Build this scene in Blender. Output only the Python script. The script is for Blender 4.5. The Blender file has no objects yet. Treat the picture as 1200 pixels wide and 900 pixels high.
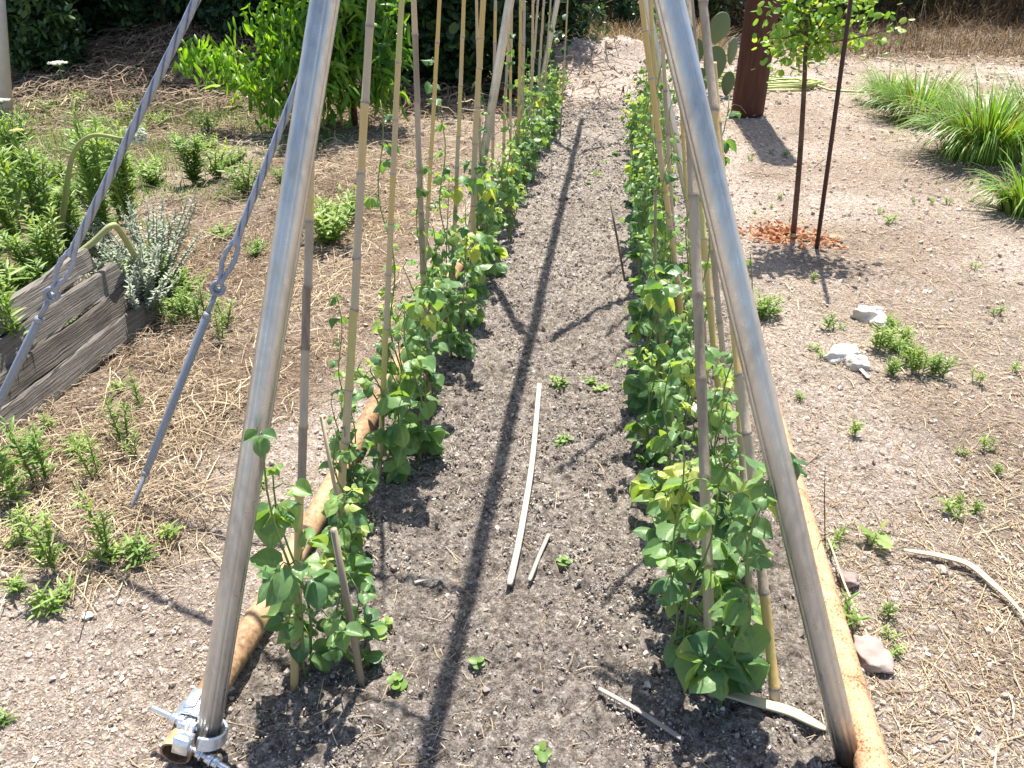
import bpy, math, random
import numpy as np
from mathutils import Vector
R=math.radians
rng=np.random.default_rng(7); random.seed(7)
S=bpy.context.scene; COL=S.collection

# ------------------------------------------------------------ camera, sky, sun, exposure
PITCH=math.atan(510/900); YAW=math.atan(135/1034); EYE=np.array([0.,0.,1.5]); F=900.0
cam=bpy.data.cameras.new('camera'); cam.lens=27.0; cam.sensor_width=36.0; cam.clip_end=500; cam.clip_start=0.02
co=bpy.data.objects.new('camera',cam); COL.objects.link(co); S.camera=co
co.location=EYE; co.rotation_euler=(math.pi/2-PITCH,0,YAW)
cam.dof.use_dof=False
SUN_TO=Vector((0.0,0.44,1.0)).normalized()
W=bpy.data.worlds.new('World'); S.world=W; W.use_nodes=True
nt=W.node_tree; bg=nt.nodes['Background']; sky=nt.nodes.new('ShaderNodeTexSky'); sky.sky_type='NISHITA'
sky.sun_disc=False; sky.sun_elevation=math.asin(SUN_TO.z); sky.sun_rotation=math.atan2(SUN_TO.x,SUN_TO.y)
sky.dust_density=1.5
nt.links.new(sky.outputs[0],bg.inputs[0]); bg.inputs[1].default_value=0.095
sl=bpy.data.lights.new('sun','SUN'); sl.energy=4.9; sl.angle=R(0.5); sl.color=(1,.935,.83)
so=bpy.data.objects.new('sun',sl); COL.objects.link(so); so.rotation_euler=(-SUN_TO).to_track_quat('-Z','Y').to_euler()
S.view_settings.view_transform='Standard'; S.view_settings.look='None'; S.view_settings.gamma=1
S.view_settings.exposure=1.2
S.render.engine='CYCLES'; S.cycles.max_bounces=7; S.cycles.transparent_max_bounces=4

# ------------------------------------------------------------ helpers: noise, terrain
def _hash(ix,iy,s):
    h=(ix.astype(np.int64)*374761393+iy.astype(np.int64)*668265263+s*974711)&0x7fffffff
    h=((h^(h>>13))*1274126177)&0x7fffffff
    return ((h^(h>>16))&0xffff)/65535.0
def vnoise(x,y,s=0):
    x=np.asarray(x,float);y=np.asarray(y,float)
    ix=np.floor(x);iy=np.floor(y);fx=x-ix;fy=y-iy;fx=fx*fx*(3-2*fx);fy=fy*fy*(3-2*fy)
    a=_hash(ix,iy,s);b=_hash(ix+1,iy,s);c=_hash(ix,iy+1,s);d=_hash(ix+1,iy+1,s)
    return (a+(b-a)*fx)*(1-fy)+(c+(d-c)*fx)*fy-.5
def fbm(x,y,s=0,o=4):
    t=0;a=1
    for k in range(o): t=t+a*vnoise(x*2**k,y*2**k,s+k*13); a*=.5
    return t
def sstep(a,b,x): t=np.clip((x-a)/(b-a),0,1); return t*t*(3-2*t)
def bedmask(x,y):
    w=.06*fbm(np.asarray(x)*3,np.asarray(y)*3,5,2)
    return sstep(-.86,-.74,x+w)*(1-sstep(.56,.68,x+w))*(1-sstep(8.6,9.8,y+w*5))
def littermask(x,y):
    n=fbm(np.asarray(x)*1.3,np.asarray(y)*1.3,31,3)
    l=(1-sstep(-1.5,-1.05,x+.35*n-.32*sstep(1.9,2.6,y)))*sstep(1.25,1.6,np.asarray(y)-x*.12+.3*n)
    r=sstep(.9,1.3,x+.3*n)*.55*np.clip(.6+1.3*n,0,1)
    hp=np.exp(-(((np.asarray(x)+5.2)/2.4)**2+((np.asarray(y)-10.2)/1.8)**2))
    return np.clip(l*np.clip(.9+.7*n,0,1)+r+hp,0,1)
def H(x,y):
    x=np.asarray(x,float);y=np.asarray(y,float)
    bm=bedmask(x,y)
    z=.05*fbm(x*.6,y*.6,1,2)*sstep(.75,1.4,np.abs(x+.1))
    z=z+bm*(.022*fbm(x*2.2,y*2.2,22,2)+.034*fbm(x*6,y*6,2,3)+.012*fbm(x*28,y*28,3,2))-bm*.012
    z=z+(1-bm)*(.012*fbm(x*5,y*5,4,3)+.007*fbm(x*26,y*26,6,3))
    z=z+.22*(1-sstep(-2.50,-2.28,x))*(1-sstep(3.3,4.6,y))
    z=z+.42*np.exp(-(((x+.25)/1.25)**2+((y-11.6)/.8)**2))*(1+.3*fbm(x*4,y*4,9,3))
    z=z+.55*np.exp(-(((x+5.3)/1.9)**2+((y-10.2)/1.3)**2))
    z=z+.10*np.exp(-(((x-3.3)/1.1)**2+((y-6.7)/.9)**2))
    z=z+sstep(14,26,y)*1.0+sstep(26,70,np.hypot(x,y))*6
    return z
def ray(px,py):
    a=(px-600)/F;b=(450-py)/F
    f=np.array([-math.sin(YAW)*math.cos(PITCH),math.cos(YAW)*math.cos(PITCH),-math.sin(PITCH)])
    r=np.array([math.cos(YAW),math.sin(YAW),0]);u=np.cross(r,f); return f+a*r+b*u
def gp(px,py,z=None):
    d=ray(px,py); zz=0 if z is None else z
    for _ in range(6):
        p=EYE+d*(zz-EYE[2])/d[2]
        if z is not None: break
        zz=float(H(p[0],p[1]))
    return p
def rp(px,py,Y):
    d=ray(px,py); return EYE+d*(Y/d[1])
def hz(x,y): return float(H(x,y))

# ------------------------------------------------------------ mesh builder
class MB:
    def __init__(s): s.v=[];s.f=[];s.t=[];s.n=0
    def add(s,v,f,tone=.5):
        v=np.asarray(v,float).reshape(-1,3)
        if not isinstance(f,list): f=[f]
        for g in f: s.f.append(np.asarray(g,np.int64)+s.n)
        s.v.append(v); s.t.append(np.broadcast_to(np.asarray(tone,float),(len(v),)).copy() if np.ndim(tone)<1 or len(np.atleast_1d(tone))==len(v) else np.full(len(v),.5)); s.n+=len(v)
    def inst(s,tv,tf,M,P,tone,tt=None):          # M (N,3,3) columns = axes incl. scale; tt = tone offset per template vertex
        N=len(P)
        if N==0: return
        V=np.einsum('nij,kj->nki',M,tv)+P[:,None,:]
        k=len(tv); Fc=(np.asarray(tf)[None]+ (np.arange(N)*k)[:,None,None]).reshape(-1,np.asarray(tf).shape[1])
        s.add(V.reshape(-1,3),Fc,np.repeat(tone,k)+(0 if tt is None else np.tile(tt,N)))
    def tube(s,pts,rad,n=8,tone=.5,cap=True,prof=None,twist=0,up=(0.13,.2,1),tth=None):
        pts=np.asarray(pts,float);m=len(pts);rad=np.broadcast_to(np.asarray(rad,float),(m,))
        T=np.gradient(pts,axis=0);T/=np.linalg.norm(T,axis=1)[:,None]+1e-12
        a=np.cross(T[0],up); 
        if np.linalg.norm(a)<1e-3:a=np.cross(T[0],(1,0,0))
        a/=np.linalg.norm(a);A=[a]
        for i in range(1,m):
            b=A[-1]-T[i]*np.dot(A[-1],T[i]); A.append(b/(np.linalg.norm(b)+1e-12))
        A=np.array(A);B=np.cross(T,A)
        L=np.concatenate([[0],np.cumsum(np.linalg.norm(np.diff(pts,axis=0),axis=1))])
        th=np.arange(n)/n*2*np.pi
        V=[]
        for i in range(m):
            t2=th+twist*L[i]; pr=np.ones(n) if prof is None else prof(th)
            V.append(pts[i]+rad[i]*pr[:,None]*(np.cos(t2)[:,None]*A[i]+np.sin(t2)[:,None]*B[i]))
        V=np.concatenate(V);i,j=np.meshgrid(np.arange(m-1),np.arange(n),indexing='ij');i=i.ravel();j=j.ravel();j2=(j+1)%n
        q=np.stack([i*n+j,i*n+j2,(i+1)*n+j2,(i+1)*n+j],1)
        tt=np.repeat(np.broadcast_to(np.asarray(tone,float),(m,)),n)
        if tth is not None: tt=tt+np.tile(tth(th),m)
        fl=[q]
        if cap: fl+=[np.arange(n)[::-1][None],(np.arange(n)+(m-1)*n)[None]]
        s.add(V,fl,tt)
    def box(s,c,size,ax=None,tone=.5,bev=.12):
        c=np.asarray(c,float);h=np.asarray(size,float)/2;ax=np.eye(3) if ax is None else np.asarray(ax,float)
        b=min(h)*bev; V=[]
        for zz,e in ((-h[2],b),(-h[2]+b,0),(h[2]-b,0),(h[2],b)):
            X=h[0]-e;Y=h[1]-e;k=b
            V+=[(X-k,-Y,zz),(X,-Y+k,zz),(X,Y-k,zz),(X-k,Y,zz),(-X+k,Y,zz),(-X,Y-k,zz),(-X,-Y+k,zz),(-X+k,-Y,zz)]
        V=np.array(V)@ax+c; q=[]
        for l in range(3):
            for j in range(8): q.append((l*8+j,l*8+(j+1)%8,(l+1)*8+(j+1)%8,(l+1)*8+j))
        s.add(V,[np.array(q),np.arange(8)[::-1][None],(np.arange(8)+24)[None]],tone)
    def build(s,name,mat,parent=None,origin=(0,0,0),smooth=True):
        me=bpy.data.meshes.new(name); V=np.concatenate(s.v)-np.asarray(origin,float)
        me.vertices.add(len(V)); me.vertices.foreach_set('co',V.astype(np.float32).ravel())
        li=np.concatenate([f.ravel() for f in s.f]); ls=np.concatenate([np.full(len(f),f.shape[1]) for f in s.f])
        me.loops.add(len(li)); me.loops.foreach_set('vertex_index',li.astype(np.int32))
        me.polygons.add(len(ls)); st=np.concatenate([[0],np.cumsum(ls)[:-1]])
        me.polygons.foreach_set('loop_start',st.astype(np.int32)); me.polygons.foreach_set('loop_total',ls.astype(np.int32))
        me.polygons.foreach_set('use_smooth',np.full(len(ls),smooth))
        me.update(calc_edges=True); me.validate()
        at=me.attributes.new('tone','FLOAT','POINT'); at.data.foreach_set('value',np.concatenate(s.t).astype(np.float32))
        me.materials.append(mat)
        o=bpy.data.objects.new(name,me); COL.objects.link(o)
        if parent: o.parent=parent
        return o
def tag(o,label=None,cat=None,group=None,kind=None):
    if label:o['label']=label
    if cat:o['category']=cat
    if group:o['group']=group
    if kind:o['kind']=kind
    return o
def thing(name,label,cat,loc=(0,0,0),rz=0,group=None):
    o=bpy.data.objects.new(name,None); COL.objects.link(o); o.location=tuple(loc); o.rotation_euler=(0,0,rz); o.empty_display_size=.05
    return tag(o,label,cat,group)
KIDS={}
def reg(root,*ch): KIDS[root.name]=list(ch); return root
def dup(root,loc,rz,sc,label,group=None):
    r=root.copy(); COL.objects.link(r); r.location=tuple(loc); r.rotation_euler=(0,0,rz); r.scale=(sc,)*3 if np.ndim(sc)==0 else tuple(sc)
    r['label']=label
    if group:r['group']=group
    for ch in KIDS[root.name]:
        c=ch.copy(); COL.objects.link(c); c.parent=r
    return r

# ------------------------------------------------------------ materials
def mat(name,ramp,rough=.6,metal=0,transl=0,noise=(0,20),bump=0,bscale=60,spec=.5,objrnd=.0,coat=0,stretch=(1,1,1),bdist=.004,trcol=None,nz2=0):
    m=bpy.data.materials.new(name); m.use_nodes=True; n=m.node_tree; L=n.links; N=n.nodes
    P=N['Principled BSDF']; P.inputs['Roughness'].default_value=rough; P.inputs['Metallic'].default_value=metal
    P.inputs['Specular IOR Level'].default_value=spec
    if coat: P.inputs['Coat Weight'].default_value=coat
    at=N.new('ShaderNodeAttribute'); at.attribute_name='tone'; val=at.outputs['Fac']
    tc=N.new('ShaderNodeTexCoord'); mp=N.new('ShaderNodeMapping'); mp.inputs['Scale'].default_value=stretch
    L.new(tc.outputs['Object'],mp.inputs[0])
    def math_(op,a,b,c=None):
        q=N.new('ShaderNodeMath');q.operation=op
        for i,x in enumerate((a,b,c)):
            if x is None: continue
            if isinstance(x,(int,float)): q.inputs[i].default_value=x
            else: L.new(x,q.inputs[i])
        return q.outputs[0]
    def nz(scale,det=4):
        t=N.new('ShaderNodeTexNoise');t.inputs['Scale'].default_value=scale;t.inputs['Detail'].default_value=det;L.new(mp.outputs[0],t.inputs[0]);return t.outputs[0]
    if noise[0]:
        val=math_('ADD',val,math_('MULTIPLY',math_('SUBTRACT',nz(noise[1]),.5),noise[0]*2))
    if nz2:
        val=math_('ADD',val,math_('MULTIPLY',math_('SUBTRACT',nz(noise[1]*.12,3),.5),nz2*2))
    if objrnd:
        oi=N.new('ShaderNodeObjectInfo'); val=math_('ADD',val,math_('MULTIPLY',math_('SUBTRACT',oi.outputs['Random'],.5),objrnd))
    cr=N.new('ShaderNodeValToRGB'); el=cr.color_ramp.elements
    while len(el)<len(ramp): el.new(.5)
    for e,(p,c) in zip(el,ramp): e.position=p; e.color=(*c,1)
    L.new(val,cr.inputs[0]); L.new(cr.outputs[0],P.inputs['Base Color'])
    if bump:
        b=N.new('ShaderNodeBump'); b.inputs['Strength'].default_value=bump; b.inputs['Distance'].default_value=bdist
        L.new(nz(bscale,6),b.inputs['Height']); L.new(b.outputs[0],P.inputs['Normal'])
    if transl:
        tr=N.new('ShaderNodeBsdfTranslucent'); mx=N.new('ShaderNodeMixShader'); mx.inputs[0].default_value=transl
        hs=N.new('ShaderNodeMix'); hs.data_type='RGBA'; hs.blend_type='MULTIPLY'; hs.inputs['Factor'].default_value=1
        L.new(cr.outputs[0],hs.inputs['A']); hs.inputs['B'].default_value=(*(trcol or (1.5,1.45,.6)),1)
        L.new(hs.outputs['Result'],tr.inputs[0]); L.new(P.outputs[0],mx.inputs[1]); L.new(tr.outputs[0],mx.inputs[2])
        L.new(mx.outputs[0],N['Material Output'].inputs[0])
    return m
M={}
# soil: 'bed' attribute blends the tilled dark bed and the pale dry path, 'litter' the straw-strewn ground
def soil_mat():
    m=bpy.data.materials.new('soil'); m.use_nodes=True; n=m.node_tree; N=n.nodes; L=n.links; P=N['Principled BSDF']
    P.inputs['Roughness'].default_value=.95; P.inputs['Specular IOR Level'].default_value=.12
    tc=N.new('ShaderNodeTexCoord')
    def nz(sc,d=5,r=.6):
        t=N.new('ShaderNodeTexNoise');t.inputs['Scale'].default_value=sc;t.inputs['Detail'].default_value=d;t.inputs['Roughness'].default_value=r;L.new(tc.outputs['Object'],t.inputs[0]);return t.outputs[0]
    def ramp(v,els):
        c=N.new('ShaderNodeValToRGB');e=c.color_ramp.elements
        while len(e)<len(els):e.new(.5)
        for a,(p,col) in zip(e,els):a.position=p;a.color=(*col,1)
        L.new(v,c.inputs[0]);return c.outputs[0]
    def mix(f,a,b,mode='MIX'):
        q=N.new('ShaderNodeMix');q.data_type='RGBA';q.blend_type=mode
        if isinstance(f,float):q.inputs['Factor'].default_value=f
        else:L.new(f,q.inputs['Factor'])
        L.new(a,q.inputs['A']);L.new(b,q.inputs['B']);return q.outputs['Result']
    n1=nz(38,8,.7); 
    bed=ramp(n1,[(.31,(.09,.075,.066)),(.43,(.26,.225,.20)),(.55,(.42,.375,.335)),(.69,(.62,.565,.515))])
    path=ramp(nz(30,8,.72),[(.30,(.27,.215,.175)),(.42,(.46,.385,.33)),(.55,(.57,.49,.43)),(.68,(.70,.63,.56))])
    lit=ramp(nz(45,8,.7),[(.32,(.09,.06,.04)),(.5,(.25,.18,.125)),(.68,(.46,.36,.26))])
    big=ramp(nz(1.7,3,.5),[(.3,(.80,.79,.78)),(.65,(1,1,1))])
    def attr(a):
        t=N.new('ShaderNodeAttribute');t.attribute_name=a;return t.outputs['Fac']
    c=mix(attr('bed'),path,bed); c=mix(attr('litter'),c,lit); c=mix(1.0,c,big,'MULTIPLY')
    def grains(sc,lo,hi,col=(1,1,1)):
        v=N.new('ShaderNodeTexVoronoi');v.inputs['Scale'].default_value=sc;v.inputs['Randomness'].default_value=1;L.new(tc.outputs['Object'],v.inputs['Vector'])
        sp=N.new('ShaderNodeSeparateColor');L.new(v.outputs['Color'],sp.inputs[0])
        return ramp(sp.outputs[0],[(0,(lo,lo*.97,lo*.94)),(.55,(1,1,1)),(.9,(hi*.92,hi*.92,hi*.92)),(1,(hi*1.25,hi*1.25,hi*1.27))]),v.outputs['Distance']
    g1,d1=grains(240,.52,1.25); g2,d2=grains(95,.66,1.18)
    c=mix(1.0,c,g1,'MULTIPLY'); c=mix(.8,c,g2,'MULTIPLY')
    L.new(c,P.inputs['Base Color'])
    b=N.new('ShaderNodeBump');b.inputs['Strength'].default_value=1.0;b.inputs['Distance'].default_value=.02;L.new(nz(95,10,.8),b.inputs['Height']);L.new(b.outputs[0],P.inputs['Normal'])
    return m
M['soil']=soil_mat()
M['clod']=mat('clod',[(0,(.10,.083,.073)),(.35,(.235,.20,.178)),(.7,(.39,.345,.31)),(1,(.66,.61,.56))],.95,noise=(.18,60),bump=.6,bscale=90,spec=.1,nz2=.1)
M['crumb']=mat('crumb',[(0,(.24,.18,.14)),(.5,(.47,.39,.33)),(.8,(.57,.49,.42)),(1,(.72,.66,.60))],.95,noise=(.15,60),bump=.5,bscale=90,spec=.1)
M['straw']=mat('straw',[(0,(.12,.08,.05)),(.35,(.34,.25,.16)),(.7,(.60,.48,.32)),(1,(.76,.67,.49))],.7,transl=.15,trcol=(1,.9,.7))
M['bean']=mat('bean_leaf',[(0,(.04,.11,.05)),(.35,(.095,.20,.085)),(.65,(.18,.31,.12)),(.88,(.28,.41,.13)),(1,(.42,.48,.16))],.40,transl=.38,noise=(.16,40),bump=.7,bscale=60,spec=.45,objrnd=.16,trcol=(1.9,1.75,.5),bdist=.003)
M['beanstem']=mat('bean_stem',[(0,(.10,.19,.04)),(1,(.24,.32,.10))],.5,transl=.15)
M['cane']=mat('cane',[(0,(.15,.11,.08)),(.12,(.29,.235,.175)),(.3,(.44,.375,.285)),(.52,(.56,.44,.26)),(.75,(.60,.43,.16)),(1,(.50,.47,.19))],.5,noise=(.16,60),bump=.5,bscale=120,stretch=(1,1,.06),nz2=.16,spec=.35)
M['greycane']=mat('split_cane',[(0,(.20,.175,.16)),(.5,(.40,.365,.335)),(1,(.56,.50,.40))],.7,noise=(.15,40),bump=.4,bscale=80)
M['rust']=mat('rusty_pipe',[(0,(.10,.04,.02)),(.33,(.22,.095,.04)),(.45,(.41,.235,.13)),(.8,(.52,.335,.205)),(1,(.60,.44,.31))],.72,noise=(.7,190),nz2=.45,bump=.4,bscale=160,spec=.3,bdist=.002)
M['brownpipe']=mat('brown_rusty_pipe',[(0,(.10,.06,.035)),(.35,(.30,.185,.105)),(.7,(.46,.31,.18)),(1,(.58,.45,.31))],.68,noise=(.55,70),nz2=.5,bump=.5,bscale=120,spec=.3,bdist=.002)
M['dark']=mat('bore_shade',[(0,(.02,.017,.014)),(1,(.05,.04,.03))],.9)
def steel(name,col,rough,metal,streak):
    m=mat(name,[(0,(.20,.155,.12)),(.22,tuple(c*.62 for c in col)),(.5,col),(1,tuple(min(1,c*1.3) for c in col))],rough,metal,noise=(.22,streak),nz2=.06,bump=.12,bscale=120,stretch=(1,1,.22),spec=.5,bdist=.0012)
    N=m.node_tree.nodes;L=m.node_tree.links;P=N['Principled BSDF'];t=N.new('ShaderNodeTexNoise');t.inputs['Scale'].default_value=55;t.inputs['Detail'].default_value=5
    tc=N.new('ShaderNodeTexCoord');L.new(tc.outputs['Object'],t.inputs[0]);r=N.new('ShaderNodeMapRange');r.inputs['From Min'].default_value=.3;r.inputs['From Max'].default_value=.7;r.inputs['To Min'].default_value=rough-.08;r.inputs['To Max'].default_value=rough+.16
    L.new(t.outputs[0],r.inputs[0]);L.new(r.outputs[0],P.inputs['Roughness'])
    return m
M['galv']=steel('galvanised_steel',(.56,.55,.52),.32,.85,70)
M['zinc']=steel('zinc_plated',(.70,.74,.80),.28,.85,30)
M['greypaint']=mat('grey_painted_steel',[(0,(.13,.145,.18)),(.5,(.25,.28,.34)),(1,(.40,.43,.49))],.42,metal=.25,noise=(.12,40),nz2=.1,spec=.5)
M['cable']=mat('steel_cable',[(0,(.055,.065,.09)),(.5,(.30,.335,.41)),(1,(.50,.53,.60))],.45,metal=.25,noise=(.12,50),nz2=.15,spec=.5)
M['wood']=mat('weathered_wood',[(0,(.05,.042,.036)),(.4,(.165,.15,.135)),(.75,(.31,.29,.265)),(1,(.42,.40,.37))],.85,noise=(.3,10),nz2=.2,bump=.9,bscale=12,stretch=(4,.4,14),spec=.15,bdist=.01)
M['pole']=mat('brown_pole',[(0,(.035,.014,.010)),(.5,(.095,.040,.027)),(1,(.17,.085,.06))],.75,noise=(.35,9),nz2=.15,bump=.9,bscale=9,stretch=(5,5,.35),spec=.2,bdist=.012)
M['bark']=mat('bark',[(0,(.05,.03,.02)),(.5,(.13,.08,.055)),(1,(.24,.17,.12))],.85,noise=(.3,40),bump=.6,bscale=60,spec=.15)
M['stake']=mat('rusty_stake',[(0,(.03,.012,.010)),(1,(.10,.04,.03))],.7,noise=(.2,80))
M['white']=mat('whitewash',[(0,(.22,.21,.22)),(.35,(.50,.50,.52)),(1,(.72,.72,.74))],.8,noise=(.25,14),bump=.5,bscale=25,nz2=.2)
M['rock']=mat('limestone',[(0,(.18,.145,.12)),(.35,(.38,.34,.30)),(.65,(.54,.51,.475)),(1,(.66,.64,.61))],.85,noise=(.45,14),bump=1,bscale=26,spec=.15,bdist=.02)
M['pinkrock']=mat('pink_stone',[(0,(.12,.09,.085)),(.5,(.26,.205,.19)),(1,(.42,.35,.32))],.85,noise=(.45,14),bump=.8,bscale=22,spec=.15,bdist=.008)
def leafmat(k,ramp,tr=.3,rough=.45,tc=(1.7,1.6,.5),ob=.12): M[k]=mat(k,ramp,rough,transl=tr,noise=(.06,12),spec=.4,objrnd=ob,trcol=tc)
leafmat('weed',[(0,(.06,.13,.03)),(.5,(.17,.29,.065)),(1,(.36,.45,.15))],.38,ob=.3)
leafmat('silver',[(0,(.16,.21,.15)),(.5,(.30,.35,.27)),(1,(.45,.48,.38))],.15,.7,(1.1,1.1,.8))
leafmat('peach',[(0,(.05,.14,.02)),(.5,(.13,.29,.035)),(1,(.30,.46,.07))],.42,.38,(1.8,1.7,.4))
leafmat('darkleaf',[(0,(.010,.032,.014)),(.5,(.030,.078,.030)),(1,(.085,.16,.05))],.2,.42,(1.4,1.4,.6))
leafmat('sapling',[(0,(.07,.18,.035)),(.5,(.15,.32,.055)),(1,(.36,.44,.12))],.42,.4,(1.8,1.6,.5))
leafmat('oliveleaf',[(0,(.05,.07,.025)),(.5,(.13,.15,.06)),(1,(.26,.25,.11))],.25,.55,(1.4,1.3,.6))
leafmat('grass',[(0,(.22,.17,.07)),(.18,(.08,.17,.03)),(.6,(.16,.30,.05)),(1,(.33,.44,.10))],.32,.4,(1.5,1.5,.5))
leafmat('drygrass',[(0,(.10,.065,.04)),(.5,(.30,.22,.13)),(1,(.48,.39,.24))],.25,.7,(1.1,1,.7))
leafmat('orangeleaf',[(0,(.20,.09,.05)),(.5,(.40,.18,.09)),(1,(.55,.36,.21))],.25,.6,(1.3,.9,.6))
leafmat('scape',[(0,(.24,.22,.10)),(.5,(.30,.34,.12)),(1,(.42,.42,.22))],.1,.5,(1.2,1.2,.6),0)
leafmat('umbel',[(0,(.38,.45,.30)),(.6,(.66,.70,.58)),(1,(.82,.84,.78))],.2,.7,(1,1,.9),0)
leafmat('yellow',[(0,(.50,.52,.10)),(1,(.85,.82,.35))],.3,.6,(1,1,.7),0)
leafmat('cactus',[(0,(.05,.08,.035)),(.5,(.115,.165,.07)),(1,(.20,.25,.12))],.0,.55,(1,1,1),0)
M['hose']=mat('hose',[(0,(.30,.36,.10)),(1,(.50,.55,.22))],.4,noise=(.1,30))
M['dryleaf']=mat('dry_leaf_strip',[(0,(.34,.27,.15)),(.5,(.55,.46,.28)),(1,(.68,.60,.42))],.6,transl=.15,noise=(.12,30),trcol=(1,.9,.7))
M['hill']=mat('hill',[(0,(.05,.055,.02)),(.5,(.14,.12,.06)),(1,(.26,.2,.12))],.95,noise=(.4,.4),bump=0)

# ------------------------------------------------------------ ground
def axis(lo,hi,cuts):
    out=[lo]
    while out[-1]<hi:
        x=out[-1]; st=2.5
        for a,b,s in cuts:
            if a<=x<b: st=s;break
        out.append(x+st)
    return np.array(out)
xs=axis(-90,90,[(-90,-12,4),(-12,-4.5,.15),(-4.5,-2.7,.04),(-2.7,-.95,.018),(-.95,.75,.010),(.75,2.2,.018),(2.2,5,.045),(5,14,.15)])
ys=axis(-20,110,[(-20,-1,1),(-1,.7,.1),(.7,3.0,.010),(3,5,.018),(5,9.5,.035),(9.5,13.5,.06),(13.5,26,.3)])
X,Y=np.meshgrid(xs,ys,indexing='ij'); Z=H(X,Y)
bm=bedmask(X,Y); nearw=sstep(.5,.8,Y)*(1-sstep(5,8,Y))
Z=Z+nearw*(1-bm)*.004*vnoise(X*60,Y*60,46)+nearw*bm*(.010*np.clip(fbm(X*45,Y*45,41,2)*2.2,-1,1)+.006*vnoise(X*75,Y*75,44))
a,b=X.shape; i,j=np.meshgrid(np.arange(a-1),np.arange(b-1),indexing='ij');i=i.ravel();j=j.ravel()
g=MB(); g.add(np.stack([X.ravel(),Y.ravel(),Z.ravel()],1),np.stack([i*b+j,(i+1)*b+j,(i+1)*b+j+1,i*b+j+1],1))
ground=g.build('ground',M['soil']); tag(ground,kind='structure')
for nme,arr in (('bed',bm),('litter',littermask(X,Y))):
    at=ground.data.attributes.new(nme,'FLOAT','POINT'); at.data.foreach_set('value',arr.ravel().astype(np.float32))

# ------------------------------------------------------------ templates
def rotmats(N,tilt=math.pi):
    q=rng.normal(size=(N,4));q/=np.linalg.norm(q,axis=1)[:,None];w,x,y,z=q.T
    return np.stack([np.stack([1-2*(y*y+z*z),2*(x*y-z*w),2*(x*z+y*w)],1),np.stack([2*(x*y+z*w),1-2*(x*x+z*z),2*(y*z-x*w)],1),np.stack([2*(x*z-y*w),2*(y*z+x*w),1-2*(x*x+y*y)],1)],1)
def basis(d,up):
    d=d/(np.linalg.norm(d,axis=1)[:,None]+1e-9); s=np.cross(d,up); l=np.linalg.norm(s,axis=1)[:,None]; s=np.where(l>1e-4,s/(l+1e-9),np.array([1.,0,0])); u=np.cross(s,d)
    return np.stack([s,d,u],2)
def leaf_tmpl(rows,cols,wf,cup,droop,wav=0):
    V=[]
    for t in np.linspace(0,1,rows):
        w=wf(t)
        for c in np.linspace(-1,1,cols):
            y=t-(.10*abs(c)**1.5*(1-t)*2 if t<.3 else 0)
            V.append((c*w/2,y,-cup*abs(c)**1.3*w*.5*np.sign(1)-droop*t*t+wav*math.sin(t*9+c*4)*abs(c)))
    f=[(r*cols+c,r*cols+c+1,(r+1)*cols+c+1,(r+1)*cols+c) for r in range(rows-1) for c in range(cols-1)]
    return np.array(V),np.array(f)
HEART=leaf_tmpl(7,5,lambda t:.06+.80*(math.sin(math.pi*min(1,t*.82+.16))**.8)*(1-t**4)*(1 if t>0 else .75)*1.02,.45,.30,.03)
HEARTC=leaf_tmpl(6,5,lambda t:.06+.82*(math.sin(math.pi*min(1,t*.82+.16))**.8)*(1-t**4)*(1 if t>0 else .75),-.55,.15,.04)
def bean_leaf(cup,droop,wav,ph,asym,tw):
    rows,cols=10,9; V=[];T=[]
    for t in np.linspace(0,1,rows):
        w=(.10+.86*math.sin(math.pi*min(1,(t*.80+.17)))**.62)*(1-t**3.2)**.9; w*=1 if t>0 else .55
        for c in np.linspace(-1,1,cols):
            ac=abs(c); yb=t-.13*ac**1.4*max(0,(.35-t))/.35+.05*math.sin(math.pi*t)*ac
            vein=math.cos((t*1.0-ac*.38)*2*math.pi*4.5)        # side veins slant towards the tip
            z=-cup*ac**1.4*w*.5-droop*t*t+wav*math.sin(t*7+ph+c*2.5)*ac+.010*vein*(1-ac*.3)*(t<.95)+tw*c*t*w*.5
            z+=.02*(1-min(1,ac*4))*-1
            V.append((c*w*.5*(1+asym*np.sign(c)),yb,z)); T.append((.16 if ac<.01 else .05*vein-.02))
    f=[(r*cols+c,r*cols+c+1,(r+1)*cols+c+1,(r+1)*cols+c) for r in range(rows-1) for c in range(cols-1)]
    return np.array(V),np.array(f),np.array(T)
BL=[bean_leaf(.5,.30,.03,0,.05,.1),bean_leaf(-.55,.12,.04,1,-.06,-.2),bean_leaf(.25,.5,.05,2,.08,.3),bean_leaf(.8,.35,.02,3,-.08,-.1),bean_leaf(-.2,.35,.06,4,.1,.35),bean_leaf(.1,.15,.05,5,-.05,-.35),bean_leaf(1.2,.2,.04,6,.05,.2),bean_leaf(.6,.75,.05,7,-.1,.4),bean_leaf(-.9,.1,.07,8,.06,-.4),bean_leaf(.9,-.15,.06,9,.1,.5)]
LANCE=leaf_tmpl(5,3,lambda t:.02+.20*math.sin(math.pi*min(1,t*.9+.08))**.9,.6,.35)
PLEAF=leaf_tmpl(6,3,lambda t:.02+.30*math.sin(math.pi*min(1,t*.9+.08))**.9,.9,.45,.03)
OVAL=leaf_tmpl(4,3,lambda t:.05+.52*math.sin(math.pi*min(1,t*.85+.1)),.35,.2)
DISC=leaf_tmpl(5,3,lambda t:.1+.85*math.sin(math.pi*min(1,t*.9+.06))**.7,.25,.1)
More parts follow.
